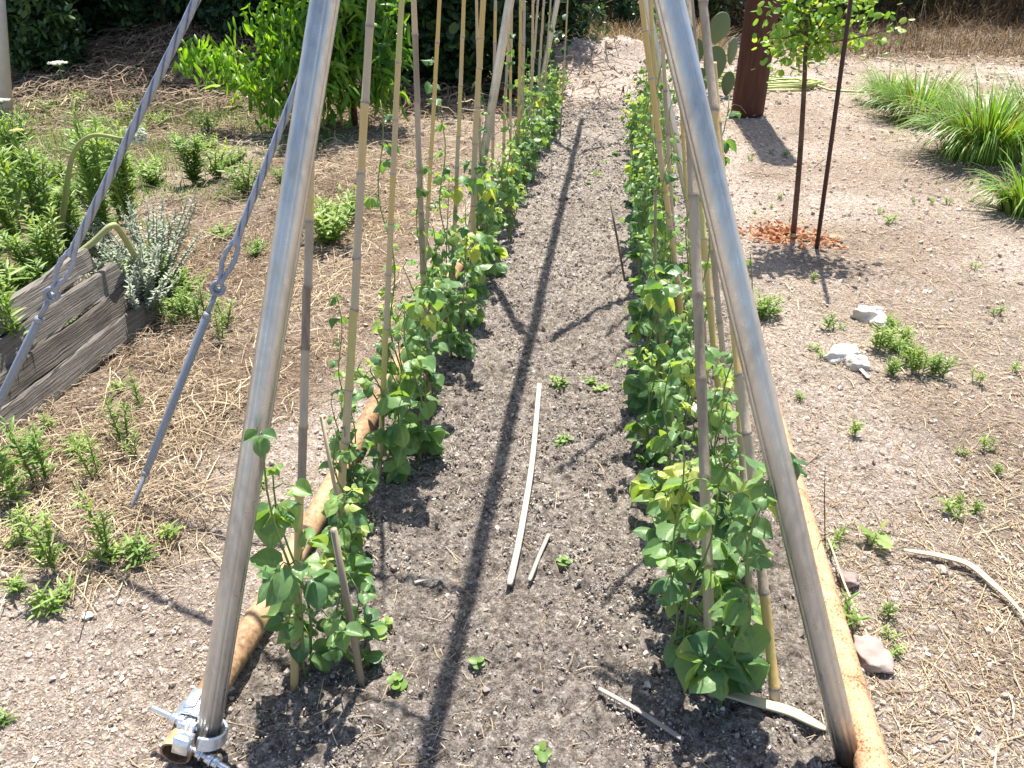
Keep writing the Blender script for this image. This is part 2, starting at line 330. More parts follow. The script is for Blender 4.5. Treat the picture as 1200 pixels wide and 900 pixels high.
# clods
def ico():
    p=(1+5**.5)/2
    v=np.array([(-1,p,0),(1,p,0),(-1,-p,0),(1,-p,0),(0,-1,p),(0,1,p),(0,-1,-p),(0,1,-p),(p,0,-1),(p,0,1),(-p,0,-1),(-p,0,1)],float);v/=np.linalg.norm(v[0])
    f=np.array([(0,11,5),(0,5,1),(0,1,7),(0,7,10),(0,10,11),(1,5,9),(5,11,4),(11,10,2),(10,7,6),(7,1,8),(3,9,4),(3,4,2),(3,2,6),(3,6,8),(3,8,9),(4,9,5),(2,4,11),(6,2,10),(8,6,7),(9,8,1)])
    return v,f
def icosub(k):
    v,f=ico()
    for _ in range(k):
        v=list(map(tuple,v));c={};nf=[]
        def mid(a,b):
            q=(min(a,b),max(a,b))
            if q not in c:
                m=np.array(v[a])+np.array(v[b]);m/=np.linalg.norm(m);v.append(tuple(m));c[q]=len(v)-1
            return c[q]
        for a,b,d in f:
            x,y,z=mid(a,b),mid(b,d),mid(d,a);nf+=[(a,x,z),(b,y,x),(d,z,y),(x,y,z)]
        v=np.array(v);f=np.array(nf)
    return v,f
IV,IF=ico()
CL=[IV*(1+.30*rng.normal(size=(12,1)).clip(-1.4,1.4))*np.array([1,.85,.7]) for _ in range(8)]
def scatter_clods(name,m,N,samp,size,tone,label,sink=.25,acc=None):
    x,y=samp(N)
    if acc is not None:
        k=rng.random(len(x))<acc(x,y); x=x[k];y=y[k]
    n=len(x); s=size(n)*(1+.25*np.maximum(0,y-2.5))*np.clip(.45+.3*y,.6,1); z=H(x,y)+s*(1-2*sink)*.5
    mb=MB(); ty=rng.integers(0,8,n); tn=tone(n)
    for k in range(8):
        q=ty==k; mb.inst(CL[k],IF,rotmats(q.sum())*s[q][:,None,None],np.stack([x[q],y[q],z[q]],1),tn[q])
    o=mb.build(name,m,smooth=False); return tag(o,label,'soil','ground debris','stuff')
def sampY(x0,x1,y0,y1,pw=1.0):
    def f(N):
        u=rng.random(N); y=y0*(y1/y0)**(u**pw); return rng.uniform(x0,x1,N),y
    return f
scatter_clods('soil_clods',M['clod'],150000,sampY(-.95,.75,.75,9.5,1.15),lambda n:.0012+.0026*rng.random(n)**1.5+.006*rng.random(n)**10,lambda n:np.clip(rng.normal(.45,.22,n),0,1)+(rng.random(n)<.04)*.35,'loose crumbly dark soil clods and pale pebbles on the tilled bed',acc=lambda x,y:bedmask(x,y)*np.clip(.62+1.5*fbm(x*4,y*4,77,3),.12,1))
scatter_clods('large_clods',M['clod'],900,sampY(-.85,.65,.8,9.5,1.1),lambda n:.006+.011*rng.random(n)**2.5,lambda n:np.clip(rng.normal(.42,.16,n),0,1),'larger lumps of dry dark earth strewn over the tilled bed',sink=.45,acc=lambda x,y:bedmask(x,y)*np.clip(.5+2*fbm(x*3,y*3,78,2),0,1))
def wide(N):
    y=.8*(14/.8)**(rng.random(N)**1.05); x=rng.uniform(-1.12*y-.5,.62*y+.35); return x,y
scatter_clods('path_gravel',M['crumb'],170000,wide,lambda n:.0012+.0022*rng.random(n)+.010*rng.random(n)**18,lambda n:np.clip(rng.normal(.5,.18,n),0,1)+(rng.random(n)<.05)*.4,'small pale stones and crumbs on the dry ground beside the bed',acc=lambda x,y:(1-bedmask(x,y))*(1-.4*littermask(x,y)))

# straw litter
def straws(name,N,samp,acc,ln,wd,hgt,label,m='straw',lift=lambda x,y:0*x,tone=None,ang=None):
    x,y=samp(N); k=rng.random(len(x))<acc(x,y); x=x[k];y=y[k];n=len(x)
    L=ln(n);w=wd(n)*(1+.18*np.maximum(0,y-2.5)); th=rng.uniform(0,2*np.pi,n) if ang is None else ang(n,x,y); bend=rng.normal(0,.28,n); tl=rng.normal(0,.14,n)
    lf=lift(x,y)*rng.random(n)
    mb=MB(); segs=4; V=np.zeros((n,segs+1,3,3)); 
    px=x.copy();py=y.copy();base=np.zeros(n)
    h0=H(x,y)
    for s in range(segs+1):
        t=s/segs-.5; hh=H(px,py); zz=np.maximum(hh+.002, h0+tl*L*t+lf+hgt*(1-4*t*t)*rng.random(n)*0.5)
        if s in(0,): pass
        a_=th+bend*t; dx=-np.sin(a_);dy=np.cos(a_); ww=w*(1-.5*abs(t))
        V[:,s,0]=np.stack([px+dx*ww,py+dy*ww,zz],1);V[:,s,1]=np.stack([px-dx*ww,py-dy*ww,zz],1);V[:,s,2]=np.stack([px,py,zz+ww*.9],1)
        px=px+np.cos(a_)*L/segs;py=py+np.sin(a_)*L/segs
    f=[]
    for s in range(segs):
        for e in ((0,2),(2,1),(1,0)):
            f.append((s*3+e[0],s*3+e[1],s*3+3+e[1],s*3+3+e[0]))
    f=np.array(f);k=(segs+1)*3
    tn=np.clip(rng.normal(.55,.22,n),0,1) if tone is None else tone(n)
    mb.add(V.reshape(-1,3),(f[None]+(np.arange(n)*k)[:,None,None]).reshape(-1,4),np.repeat(np.clip(tn+.45*fbm(x*1.6,y*1.6,91,3),0,1),k))
    return tag(mb.build(name,M[m],smooth=False),label,'straw','ground debris','stuff')
def leftS(N):
    y=1.1*(6.5/1.1)**(rng.random(N)**1.1); x=-.85-rng.random(N)**.8*(.7+.95*y); return x,y
straws('straw_litter',95000,leftS,lambda x,y:np.clip(littermask(x,y)*1.15-.1,0,1)*(x>-2.35)*np.clip(.75+1.6*fbm(x*2.6,y*2.6,92,3),.15,1),lambda n:.012+.22*rng.random(n)**3.5,lambda n:.0007+.0017*rng.random(n)**2,.03,'dry yellow straw and dead grass stems strewn left of the trellis',lift=lambda x,y:.045*np.clip(littermask(x,y),0,1),tone=lambda n:np.clip(rng.normal(.52,.3,n),0,1))
def rightS(N):
    y=.9*(12/.9)**(rng.random(N)**1.1); x=.66+rng.random(N)*(.3+.62*y); return x,y
straws('dry_stalks',20000,rightS,lambda x,y:np.clip(.30+1.0*littermask(x,y),0,1),lambda n:.015+.13*rng.random(n)**3,lambda n:.0007+.0013*rng.random(n)**2,.010,'short dry stalks and straw bits strewn right of the trellis',lift=lambda x,y:.008)
straws('straw_bits',1600,sampY(-.8,.6,.8,8),lambda x,y:1+0*x,lambda n:.02+.07*rng.random(n)**3,lambda n:.0006+.0008*rng.random(n),.006,'thin straw bits lying on the dark tilled bed')
straws('chopped_straw',75000,rightS,lambda x,y:np.clip(.35+.9*fbm(x*1.8,y*1.8,55,3)+.4*littermask(x,y),.06,1),lambda n:.006+.03*rng.random(n)**2,lambda n:.0007+.0012*rng.random(n)**2,.004,'pale chopped straw and leaf bits strewn all over the ground right of the trellis',lift=lambda x,y:.006+0*x,tone=lambda n:np.clip(rng.normal(.55,.28,n),0,1))
def leftP(N):
    y=.7*(3.2/.7)**(rng.random(N)**1.1); return -.86-rng.random(N)*(.55+.5*y),y
straws('path_straw_bits',9000,leftP,lambda x,y:.6+0*x,lambda n:.006+.03*rng.random(n)**3,lambda n:.0006+.0009*rng.random(n)**2,.004,'small pale straw bits on the bare path left of the trellis',lift=lambda x,y:.004+0*x)
def heapS(N):
    return rng.normal(-4.9,1.7,N),rng.normal(9.7,1.0,N)
straws('brown_hay_heap',14000,heapS,lambda x,y:1+0*x,lambda n:.08+.45*rng.random(n),lambda n:.0018+.0022*rng.random(n),.16,'heap of brown dead brush and hay in front of the left hedge',lift=lambda x,y:.14+0*x,tone=lambda n:np.clip(rng.normal(.14,.2,n),0,1))  # brown hay, its tone also darkened for the tree shade over the heap
def farS(N): return rng.uniform(-6,9,N),rng.uniform(6,17,N)
straws('far_dry_litter',14000,farS,lambda x,y:np.where((y>12.8)|(x<-1.2),1.,.10),lambda n:.06+.3*rng.random(n),lambda n:.0014+.0014*rng.random(n),.05,'dry litter and fallen stalks on the far ground',lift=lambda x,y:.04+0*x,tone=lambda n:np.clip(rng.normal(.36,.24,n),0,1))

# ------------------------------------------------------------ trellis frame
PLX,PRX=-.85,.64
def pts(*a): return [np.array(q,float) for q in a]
apexL=lambda Yb:(-.24,Yb,2.18)
frame=thing('trellis_frame','galvanised steel a-frame trellis with rusty ground pipes straddling the bean bed','trellis',(-.1,1.0,0))
org=(-.1,1.0,0)
def groove(th):
    r=np.ones(len(th)); 
    for c,w,d in ((.15,.09,.10),(1.2,.07,.07),(2.3,.09,.12),(3.6,.10,.10),(4.9,.09,.09),(5.5,.05,.06)):
        r-=d*np.exp(-((np.angle(np.exp(1j*(th-c))))/w)**2)
    return r
AP=[]
A1=.5*(rp(538,-895,1.06)+rp(538,-895,1.06)); 
AP1=np.array([-.315,1.80,2.41])
print('apex1',AP1)
leg_l=[]
def legs(Yl,Yr,xl,xr,apex,r):
    out=[]
    for nm,b,e in (('leg',(xl,Yl,0.0),(apex[0]-.02,apex[1],apex[2])),('leg',(xr,Yr,0.0),(apex[0]+.045,apex[1]-.04,apex[2]))):
        mb=MB(); b=np.array(b);e=np.array(e); b=b+(e-b)*.004
        b[2]=max(b[2],hz(b[0],b[1])-.02)
        P=[b+(e-b)*t for t in np.linspace(0,1,24)]
        tl=np.linspace(0,1,24); mb.tube(P,r,80,.5+.10*rng.normal(size=24).clip(-1,1)-.38*np.exp(-tl/.012),True,groove)
        out.append((mb.build('leg',M['galv'],frame,org),b,e))
    return out
l0=gp(236,878,.03); r0=gp(995,893,.0)
L1=legs(l0[1],r0[1],l0[0],r0[0],AP1,.0256)
base2=gp(548,292); top2=rp(603,0,base2[1]); s=(AP1[2]-base2[2])/(top2[2]-base2[2]); AP2=base2+(top2-base2)*s; AP2[0]=min(AP2[0],-.2)
print('apex2',AP2,'legLbase',l0,'r0',r0)
AP2=np.array([AP1[0],base2[1],AP1[2]])
L2=legs(base2[1],base2[1]+.05,base2[0],.52,AP2,.0225)
AP3=np.array([AP1[0]-.02,7.75,AP1[2]]); L3=legs(7.75,7.8,-.80,.56,AP3,.0256)
mb=MB(); rx=-.305
mb.tube([(AP1[0],AP1[1]-1.6,AP1[2]+.03),(AP1[0],4,AP1[2]+.03),(AP1[0]-.03,9.2,AP1[2]+.03)],.025,16,.5); mb.build('ridge_pipe',M['galv'],frame,org)
# ground pipes
mb=MB(); pl0=gp(205,884,.045); pl1=gp(430,492,.045)
d=(pl1-pl0)/np.linalg.norm(pl1-pl0); end=pl0+d*8.2
N=40; P=[pl0+(end-pl0)*t+np.array([.006*math.sin(t*23),0,.004*math.sin(t*31)]) for t in np.linspace(0,1,N)]
for q in P: q[2]=max(.03,hz(q[0],q[1])+.028)
P[0][2]=P[1][2]=.046
mb.tube(P,.033,24,.5+.12*rng.normal(size=N).clip(-1.2,1.2),False)
inn=[P[0],P[1]]; mb.tube(inn[::-1],.028,24,.15,False)
th=np.arange(24)/24*2*np.pi
T=(P[1]-P[0])/np.linalg.norm(P[1]-P[0]);aa=np.cross(T,(.13,.2,1));aa/=np.linalg.norm(aa);bb=np.cross(T,aa)
ring=lambda r:P[0]+r*(np.cos(th)[:,None]*aa+np.sin(th)[:,None]*bb)
mb.add(np.concatenate([ring(.033),ring(.028)]),np.array([(i,24+i,24+(i+1)%24,(i+1)%24) for i in range(24)]),.3)
o=mb.build('ground_pipe',M['brownpipe'],frame,org); tag(o,'brown rusty left ground pipe with open hollow end')
mb=MB(); mb.add(np.concatenate([ring(.0275)+T*.09,[P[0]+T*.09]]),np.array([(i,(i+1)%24,24) for i in range(24)]),.3); mb.build('bore_shade_disc',M['dark'],o)  # near-black disc painted in for the shade deep inside the hollow pipe
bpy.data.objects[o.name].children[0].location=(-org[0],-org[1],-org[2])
mb=MB(); pr0=gp(1024,892,.045); pr1=gp(893,440,.04)
d=(pr1-pr0)/np.linalg.norm(pr1-pr0); st=pr0-d*.35; end=pr0+d*7.6
P=[st+(end-st)*t for t in np.linspace(0,1,60)]
for q in P: q[2]=max(.03,hz(q[0],q[1])+.026)
mb.tube(P,.036,24,.62+.06*rng.normal(size=60),True); o=mb.build('ground_pipe',M['rust'],frame,org); tag(o,'orange right ground pipe speckled with dark rust')
# clamp at front left
LB,LE=L1[0][1],L1[0][2]; ld=(LE-LB)/np.linalg.norm(LE-LB)
cl=MB(); cc=LB+ld*.05
th=np.linspace(-.5,2*np.pi-1.1,30)
a_=np.array([1,0,0.])-ld*ld[0];a_/=np.linalg.norm(a_);b_=np.cross(ld,a_)
ringp=[cc+.036*(np.cos(t-1.2)*a_+np.sin(t-1.2)*b_) for t in th]
for k in np.linspace(-.012,.012,9): cl.tube([q+ld*k for q in ringp],.0042,8,.6)
cl.box(cc-.048*a_+.004*b_,(.030,.045,.040),np.array([a_,b_,ld]),.55)
cl.box(cc-.030*a_-.045*b_,(.034,.030,.036),np.array([a_,b_,ld]),.6)
cl.box(cc-.052*a_+np.array([0,.05,.012]),(.026,.045,.040),None,.65)
# saddle round the ground pipe
gpc=np.array([P[0][0],0,0]); pc=gp(222,860,.045)
pcx=np.array([pl0[0]+ (cc[1]+.02-pl0[1])*((pl1-pl0)[0]/(pl1-pl0)[1]),cc[1]+.035,.046])
sad=[pcx+.042*np.array([np.cos(t),0,np.sin(t)]) for t in np.linspace(-.3,3.4,18)]
for k in np.linspace(-.014,.014,9): cl.tube([q+np.array([0,k,0]) for q in sad],.0042,8,.55)
clamp=cl.build('clamp',M['zinc'],frame,org)
def bolt(p,q,nuts):
    mb=MB(); p=np.array(p);q=np.array(q);n=40; rr=.0058+.0006*(np.arange(n)%2)
    mb.tube([p+(q-p)*t for t in np.linspace(0,1,n)],rr,10,.6)
    dd=(q-p)/np.linalg.norm(q-p)
    for t in nuts:
        c=p+(q-p)*t; mb.tube([c-dd*.006,c+dd*.006],.0115,6,.7); mb.tube([c+dd*.0062,c+dd*.0085],.0135,16,.5)
    ob=mb.build('bolt',M['zinc'],clamp,org); return ob
def near(px,py,dy=0): return rp(px,py,cc[1]+dy)
bolt(near(178,829,.02),near(240,858,-.01),(.42,.55,.78))
bolt(near(222,876,-.03),near(268,902,-.05),(.25,.5,.66))

# ------------------------------------------------------------ guy cables
def curve(P,n=24):
    P=np.array(P,float); out=[]; Q=np.vstack([2*P[0]-P[1],P,2*P[-1]-P[-2]])
    for i in range(1,len(Q)-2):
        for t in np.linspace(0,1,n//(len(P)-1)+1)[:-1]:
            out.append(.5*((2*Q[i])+(-Q[i-1]+Q[i+1])*t+(2*Q[i-1]-5*Q[i]+4*Q[i+1]-Q[i+2])*t*t+(-Q[i-1]+3*Q[i]-3*Q[i+1]+Q[i+2])*t**3))
    out.append(P[-1]); return np.array(out)

def on_line(A,B,py):
    best=None
    f=np.array([-math.sin(YAW)*math.cos(PITCH),math.cos(YAW)*math.cos(PITCH),-math.sin(PITCH)]);r=np.array([math.cos(YAW),math.sin(YAW),0]);u=np.cross(r,f)
    lo,hi=-.5,1.5
    for _ in range(50):
        m=(lo+hi)/2;q=A+(B-A)*m-EYE; y=450-F*np.dot(q,u)/np.dot(q,f)
        if y>py: lo=m
        else: hi=m
    return A+(B-A)*lo
def guy(A,B,yy,label,bow):
    root=thing('guy_cable',label,'cable',A,0,'guy cables anchoring the trellis')
    d=(B-A)/np.linalg.norm(B-A); q=lambda y:on_line(A,B,y)
    y_ring,y_n1,y_n2=yy
    c=q(y_ring); n1=q(y_n1); n2=q(y_n2)
    side=np.cross(d,(c-EYE)/np.linalg.norm(c-EYE)); side/=np.linalg.norm(side); view=np.cross(side,d)
    mb=MB(); mb.tube([A-d*.12,n2],.0062,12,.45); mb.build('thin_rod',M['greypaint'],root,A)
    mb=MB(); mb.tube([n2,n2+d*.004,n2+d*.03,n2+d*.045,n1-d*.004,n1],[.008,.0105,.0105,.0118,.0118,.0095],20,.5); mb.build('turnbuckle',M['greypaint'],root,A)
    for a_,b_2,r_2 in ((n2-d*.012,n2+d*.003,.0115),(n1-d*.002,n1+d*.014,.0125)):
        mb=MB(); mb.tube([a_,b_2],r_2,6,.6); mb.build('nut',M['greypaint'],root,A)
    mb=MB(); mb.tube([n1+d*.01,c-d*.020],.007,12,.5)
    R_=.0185; mb.tube([c+R_*(np.cos(t)*side*.85+np.sin(t)*d) for t in np.linspace(0,2*np.pi,33)],.0068,10,.5,False); mb.build('eye_ring',M['greypaint'],root,A)
    # loop of cable through ring, legs of loop join above
    j=c+d*.17
    mb=MB(); pr=lambda th:1+.16*np.cos(3*th)
    loop=[j+side*.004]+[c+d*(.02+.13*t)+side*(.011*math.sin(math.pi*min(1,(1-t)*1.1+.02))+.004) for t in np.linspace(1,0,8)]
    loop+=[c+d*(.008-.014*math.sin(a2))+side*.013*math.cos(a2)+view*.007*(1) for a2 in np.linspace(.2,math.pi-.2,7)]
    loop+=[c+d*(.02+.13*t)-side*(.011*math.sin(math.pi*min(1,(1-t)*1.1+.02))+.004)-view*.006 for t in np.linspace(0,1,8)]+[j-side*.004]
    mb.tube(curve(loop,260),.0066,12,.5,True,pr,twist=70)
    n=300; P=[j+(B-j)*t+np.array([0,0,-bow*math.sin(math.pi*t)]) for t in np.linspace(-.02,1,n)]
    mb.tube(P,np.linspace(.0102,.0088,n),30,.5+.03*rng.normal(size=n),True,lambda th:1.04-.24*np.exp(-((np.angle(np.exp(1j*(th-1))))/.26)**2)-.24*np.exp(-((np.angle(np.exp(1j*(th-3.1))))/.26)**2)-.24*np.exp(-((np.angle(np.exp(1j*(th-5.2))))/.26)**2),twist=-30,tth=lambda th:-.5*(np.exp(-((np.angle(np.exp(1j*(th-1))))/.3)**2)+np.exp(-((np.angle(np.exp(1j*(th-3.1))))/.3)**2)+np.exp(-((np.angle(np.exp(1j*(th-5.2))))/.3)**2))+.1)  # tth darkens the grooves, painting shade between the strands
    mb.build('cable',M['cable'],root,A); return root
A2=gp(153,600); tgt=rp(388,-10,AP1[1]); B2=rp(372,38,1.08)
B2=LB+(LE-LB)*.72
def fit_leg(px,py): # point on left leg whose image is nearest to the line continuation
    return LB+(LE-LB)*0
B2=np.array([AP1[0],2.59,AP1[2]])
A1_=gp(-58,588)
B1=np.array([AP1[0],2.14,AP1[2]])
print('guy',A2,B2,A1_,B1)
guy(A2,B2,(338,372,553),'grey twisted guy cable with turnbuckle, the nearer one ending at a ground rod',.004)
guy(A1_,B1,(345,377,560),'grey twisted guy cable with eye ring in front of the grey timber boards, leftmost',.004)

# ------------------------------------------------------------ canes
def cane(px0,py0,px1,py1,r,label,top=2.05,tones=(.35,.75),dy=0.,greens=False,bow=.01,side_branch=False,seed=0):
    rs=np.random.default_rng(seed+int(px0*7+py0)); G=gp(px0,py0); T=rp(px1,py1,G[1]+dy*1.0)
    if py1<=0 or top: pass
    d=(T-G); 
    s=(top-G[2])/d[2] if top else 1; E=G+d*s; Ln=np.linalg.norm(E-G); u=(E-G)/Ln
    P=[];Rr=[];Tn=[]; pos=-.10; node=0; cur=rs.choice(tones)+.08*rs.normal()
    perp=np.cross(u,(0,1,0)); perp/=np.linalg.norm(perp)
    kink=0
    while pos<Ln:
        il=rs.uniform(.13,.24); nxt=min(pos+il,Ln)
        for k,(t,m) in enumerate(((0,1.10),(.03,1.16),(.06,1.0),(.5,.96),(.95,1.0),(.985,1.10))):
            q=pos+(nxt-pos)*t; fr=max(0,q/Ln)
            P.append(G+u*q+perp*(bow*math.sin(math.pi*fr)+kink)); Rr.append(r*m*(1-.25*fr)); Tn.append(cur if .04<t<.98 else (.10 if t==0 else cur*.75))
        kink+=rs.normal()*.0018
        pos=nxt; cur=np.clip(rs.choice(tones)+.09*rs.normal(),0,1)
    mb=MB(); mb.tube(P,Rr,12,np.array(Tn))
    if side_branch:
        b0=G+u*Ln*.62; mb.tube([b0,b0+u*.10+perp*.010,b0+u*.4+perp*.055],[r*.55,r*.5,r*.4],8,.3)
    mb2=mb
    o=mb2.build('cane',M['cane'],None,G); o.location=tuple(G); return tag(o,label,'cane','garden canes standing in the bean rows')
CN=[(345,800,359,0,.0105,'weathered cane at the front of the left bean row, beside the steel leg',(.35,.7,.3)),
(397,642,434,0,.0125,'thick two-toned yellow and grey cane, the stoutest in the left row',(.3,.75,.45)),
(444,560,473,0,.0095,'slim greenish tan cane right of the stout two-toned one',(.5,.55,.9)),
(503,470,489,60,.011,'forked grey cane with a vine climbing it in the left row',(.22,.3)),
(529,352,541,0,.0105,'tan cane tied with string at mid height in the left row',(.5,.8,.42)),
(553,322,571,0,.0160,'thick pale brown cane just left of the middle steel leg',(.45,.5)),
(576,265,581,0,.0105,'yellow cane partly hidden behind the middle steel leg',(.7,.35)),
(588,258,596,40,.0105,'grey-yellow cane just right of the middle steel leg',(.35,.6)),
(607,222,607,0,.0125,'yellow cane right of the middle steel leg standing beside a grey one',(.7,.75)),
(612,205,615,0,.0125,'grey cane close beside the yellow one behind the middle leg',(.25,.35)),
(622,185,623,0,.0120,'pair-like tan cane in front of the far steel leg',(.5,.65)),
(628,165,637,0,.0120,'greyish cane leaning along the far steel leg',(.3,.45)),
(657,152,665,0,.0085,'thin lone cane at the far end of the left row',(.4,.6)),
(909,828,821,0,.0115,'grey and yellow cane nearest the front right leg, crossing behind it',(.28,.72,.3)),
(834,812,798,0,.0130,'thick weathered grey cane rising through the front right bean plant',(.18,.24)),
(847,500,795,0,.0130,'tan cane with pale yellow-green segment in the right row',(.5,.85,.9)),
(878,690,850,300,.0100,'slender brown cane leaning behind the front right steel leg',(.4,.5)),
(808,440,756,25,.0120,'orange-yellow cane left of the front right steel leg',(.68,.45,.72)),
(778,480,766,180,.0065,'thin dark stick among bean leaves in the right row',(.02,.1)),
(797,425,778,100,.0090,'thin grey cane in the middle of the right row',(.3,.35)),
(790,330,768,60,.0105,'yellowish cane deep in the right row',(.6,.7)),
(775,280,757,30,.0100,'greyish cane at the far part of the right row',(.3,.45)),
(768,232,760,20,.0100,'far tan cane behind the crossing of canes in the right row',(.5,.6)),
(762,190,765,20,.0100,'farthest cane of the right row',(.45,.6)),
(862,560,838,300,.0100,'grey-brown cane hugging the inner side of the front right steel leg',(.3,.42)),
(826,400,806,60,.0100,'pale tan cane right of the orange-yellow one in the right row',(.5,.55,.8)),
(812,345,792,60,.0095,'slim olive tan cane in the right row just behind the pale tan one',(.6,.9)),
(490,420,512,0,.0085,'slim tan cane just right of the forked grey one',(.5,.6,.85)),
(565,292,560,0,.0090,'slim grey-brown cane between the string-tied and the thick pale one',(.4,.3)),
(598,240,600,20,.0095,'straw-coloured cane in the bundle right of the middle steel leg',(.55,.65)),
(616,190,629,0,.0100,'light brown cane crossing toward the far steel leg',(.5,.4)),
(635,160,645,20,.0090,'faint tan cane just before the lone far one',(.5,.6))]
SHORT={(778,480):.80,(878,690):1.25,(797,425):1.5}
for c in CN:
    cane(*c[:4],c[4],c[5],dy={345:.52,397:.5,909:.66,834:.62,444:.3,847:.4,878:.35}.get(c[0],.1),top=SHORT.get((c[0],c[1]),2.02+.1*rng.random()),tones=c[6],bow=rng.normal()*.008,side_branch=(c[0]==503))
def shortcane(a,ztop,pxt,r,label,tone):
    G=gp(*a); T=rp(*pxt,G[1]); mb=MB(); mb.tube([G-(T-G)*.2,G+(T-G)*.5,T],[r,r,r*.85],10,tone); o=mb.build('broken_cane',M['cane'],None,G); o.location=tuple(G); tag(o,label,'cane','broken cane stubs')
shortcane((424,800),0,(391,620),.0085,'dark grey broken cane stub at the foot of the front left bean plant',.15)
shortcane((408,650),0,(376,487),.0055,'thin brown broken cane with snapped top between the front left canes',.4)
shortcane((732,328),0,(716,240),.0060,'short dark stick poking from the leaves at the inner side of the right row',.05)

# string tie
mb=MB(); a=rp(541,127,3.6);b=rp(567,129,3.78); mb.tube([a+(b-a)*t+np.array([0,0,-.004*math.sin(t*3.1)]) for t in np.linspace(0,1,6)],.0022,6,.9)
o=mb.build('string_tie',M['straw'],None,a); o.location=tuple(a); tag(o,'pale string tied across two canes near the middle steel leg','string')

# ------------------------------------------------------------ bean plants
def bean_variant(seed,h,spread,ntri,lf=.085,vine=0,bias=(0,0)):
    ntri=int(ntri*(.74 if seed not in(11,14) else .85)); spread*=.85
    rs=np.random.default_rng(seed); st=MB(); D=[];U=[];Pp=[];Sz=[];Tn=[]
    nst=rs.integers(2,4); stems=[]
    for k in range(nst):
        a=rs.uniform(0,6.28); ln=h*rs.uniform(.65,1.0); n=12
        ox,oy=rs.normal(0,.012,2); P=[]
        for i,t in enumerate(np.linspace(0,1,n)):
            P.append(np.array([ox+bias[0]*t+spread*.45*math.cos(a)*t**1.3+.012*math.sin(t*9+k),oy+bias[1]*t+spread*.45*math.sin(a)*t**1.3+.012*math.cos(t*8),ln*t-.01]))
        st.tube(P,np.linspace(.0038,.0018,n),6,rs.uniform(.2,.8)); stems.append(np.array(P))
    if vine:
        n=26;P=[np.array([bias[0]*t+.016*math.cos(t*vine*14),bias[1]*t+.016*math.sin(t*vine*14),vine*t]) for t in np.linspace(0,1,n)]
        st.tube(P,np.linspace(.0035,.0015,n),6,.7); vs=np.array(P)
        for t in np.linspace(.35,.98,int(6+vine*4)): stems.append(('v',vs[int(t*(n-1))]))
    starts=[]
    body=[s_ for s_ in stems if not isinstance(s_,tuple)]
    for k in range(ntri):
        s_=body[rs.integers(len(body))]; t=rs.uniform(.10,1); i=min(len(s_)-2,int(t*(len(s_)-1))); starts.append((s_[i],t,1.0))
    for s_ in body:
        starts+=[(s_[-1],.97,.6),(s_[-3],.85,.8)]
    for s_ in stems:
        if isinstance(s_,tuple): starts.append((s_[1],.9,.55))
    for b0,t,scl in starts:
        a=rs.uniform(0,6.28); out=np.array([math.cos(a),math.sin(a),0]); pl=rs.uniform(.025,.07)*scl
        tip=b0+out*pl*rs.uniform(.5,1.0)+np.array([0,0,pl*rs.uniform(.2,.9)])
        if tip[2]<.03: tip[2]=.03+.02*rs.random()
        st.tube([b0,b0+(tip-b0)*.5+np.array([0,0,.01]),tip],[.0018,.0015,.0011],5,rs.uniform(.3,.9))
        sz=lf*rs.uniform(.5,1.15)*(1 if scl==1 else .6)*(1-.25*(t>.93)); tone=rs.normal(.54,.17)+(.24 if rs.random()<.05 else 0)+(.2 if t>.9 else 0)
        for da,ds in ((0,1.),(1.25,.86),(-1.25,.86)):
            dd=np.array([math.cos(a+da),math.sin(a+da),rs.uniform(-1.1,.25)]); 
            D.append(dd);U.append(np.array([rs.normal(0,.35),rs.normal(0,.35),1]));Pp.append(tip+dd*.006);Sz.append(sz*ds*rs.uniform(.85,1.1));Tn.append(np.clip(tone+rs.normal()*.05,0,1))
    lv=MB(); D=np.array(D);U=np.array(U);Pp=np.array(Pp);Sz=np.array(Sz);Tn=np.array(Tn)
    B=basis(D,U)*Sz[:,None,None]; ty=rs.integers(0,10,len(D))
    for k_ in range(10):
        q=ty==k_; lv.inst(BL[k_][0],BL[k_][1],B[q],Pp[q],Tn[q],BL[k_][2])
    return st,lv
def bean_proto(seed,loc,label,**k):
    st,lv=bean_variant(seed,**k); r=thing('bean_plant',label,'bean plant',loc); a=st.build('stem',M['beanstem'],r); b=lv.build('foliage',M['bean'],r); return reg(r,a,b)
ORD=['front','second','third','fourth','fifth','sixth','seventh','eighth','ninth','tenth','eleventh','twelfth','thirteenth','fourteenth','fifteenth','sixteenth','seventeenth','eighteenth','nineteenth','twentieth']
NEAR={}
used=[]
protos=[]
specs=[(11,dict(h=.84,spread=.13,ntri=21,lf=.074)),(12,dict(h=.60,spread=.18,ntri=25,lf=.066)),(13,dict(h=.50,spread=.20,ntri=22,lf=.064)),(14,dict(h=.68,spread=.16,ntri=27,lf=.070)),(15,dict(h=.58,spread=.18,ntri=23,lf=.064,vine=1.15)),(16,dict(h=.45,spread=.22,ntri=20,lf=.060)),(17,dict(h=.62,spread=.17,ntri=25,lf=.066,vine=.9))]
PL=[]   # placements: (px,py,variant,scale,side)
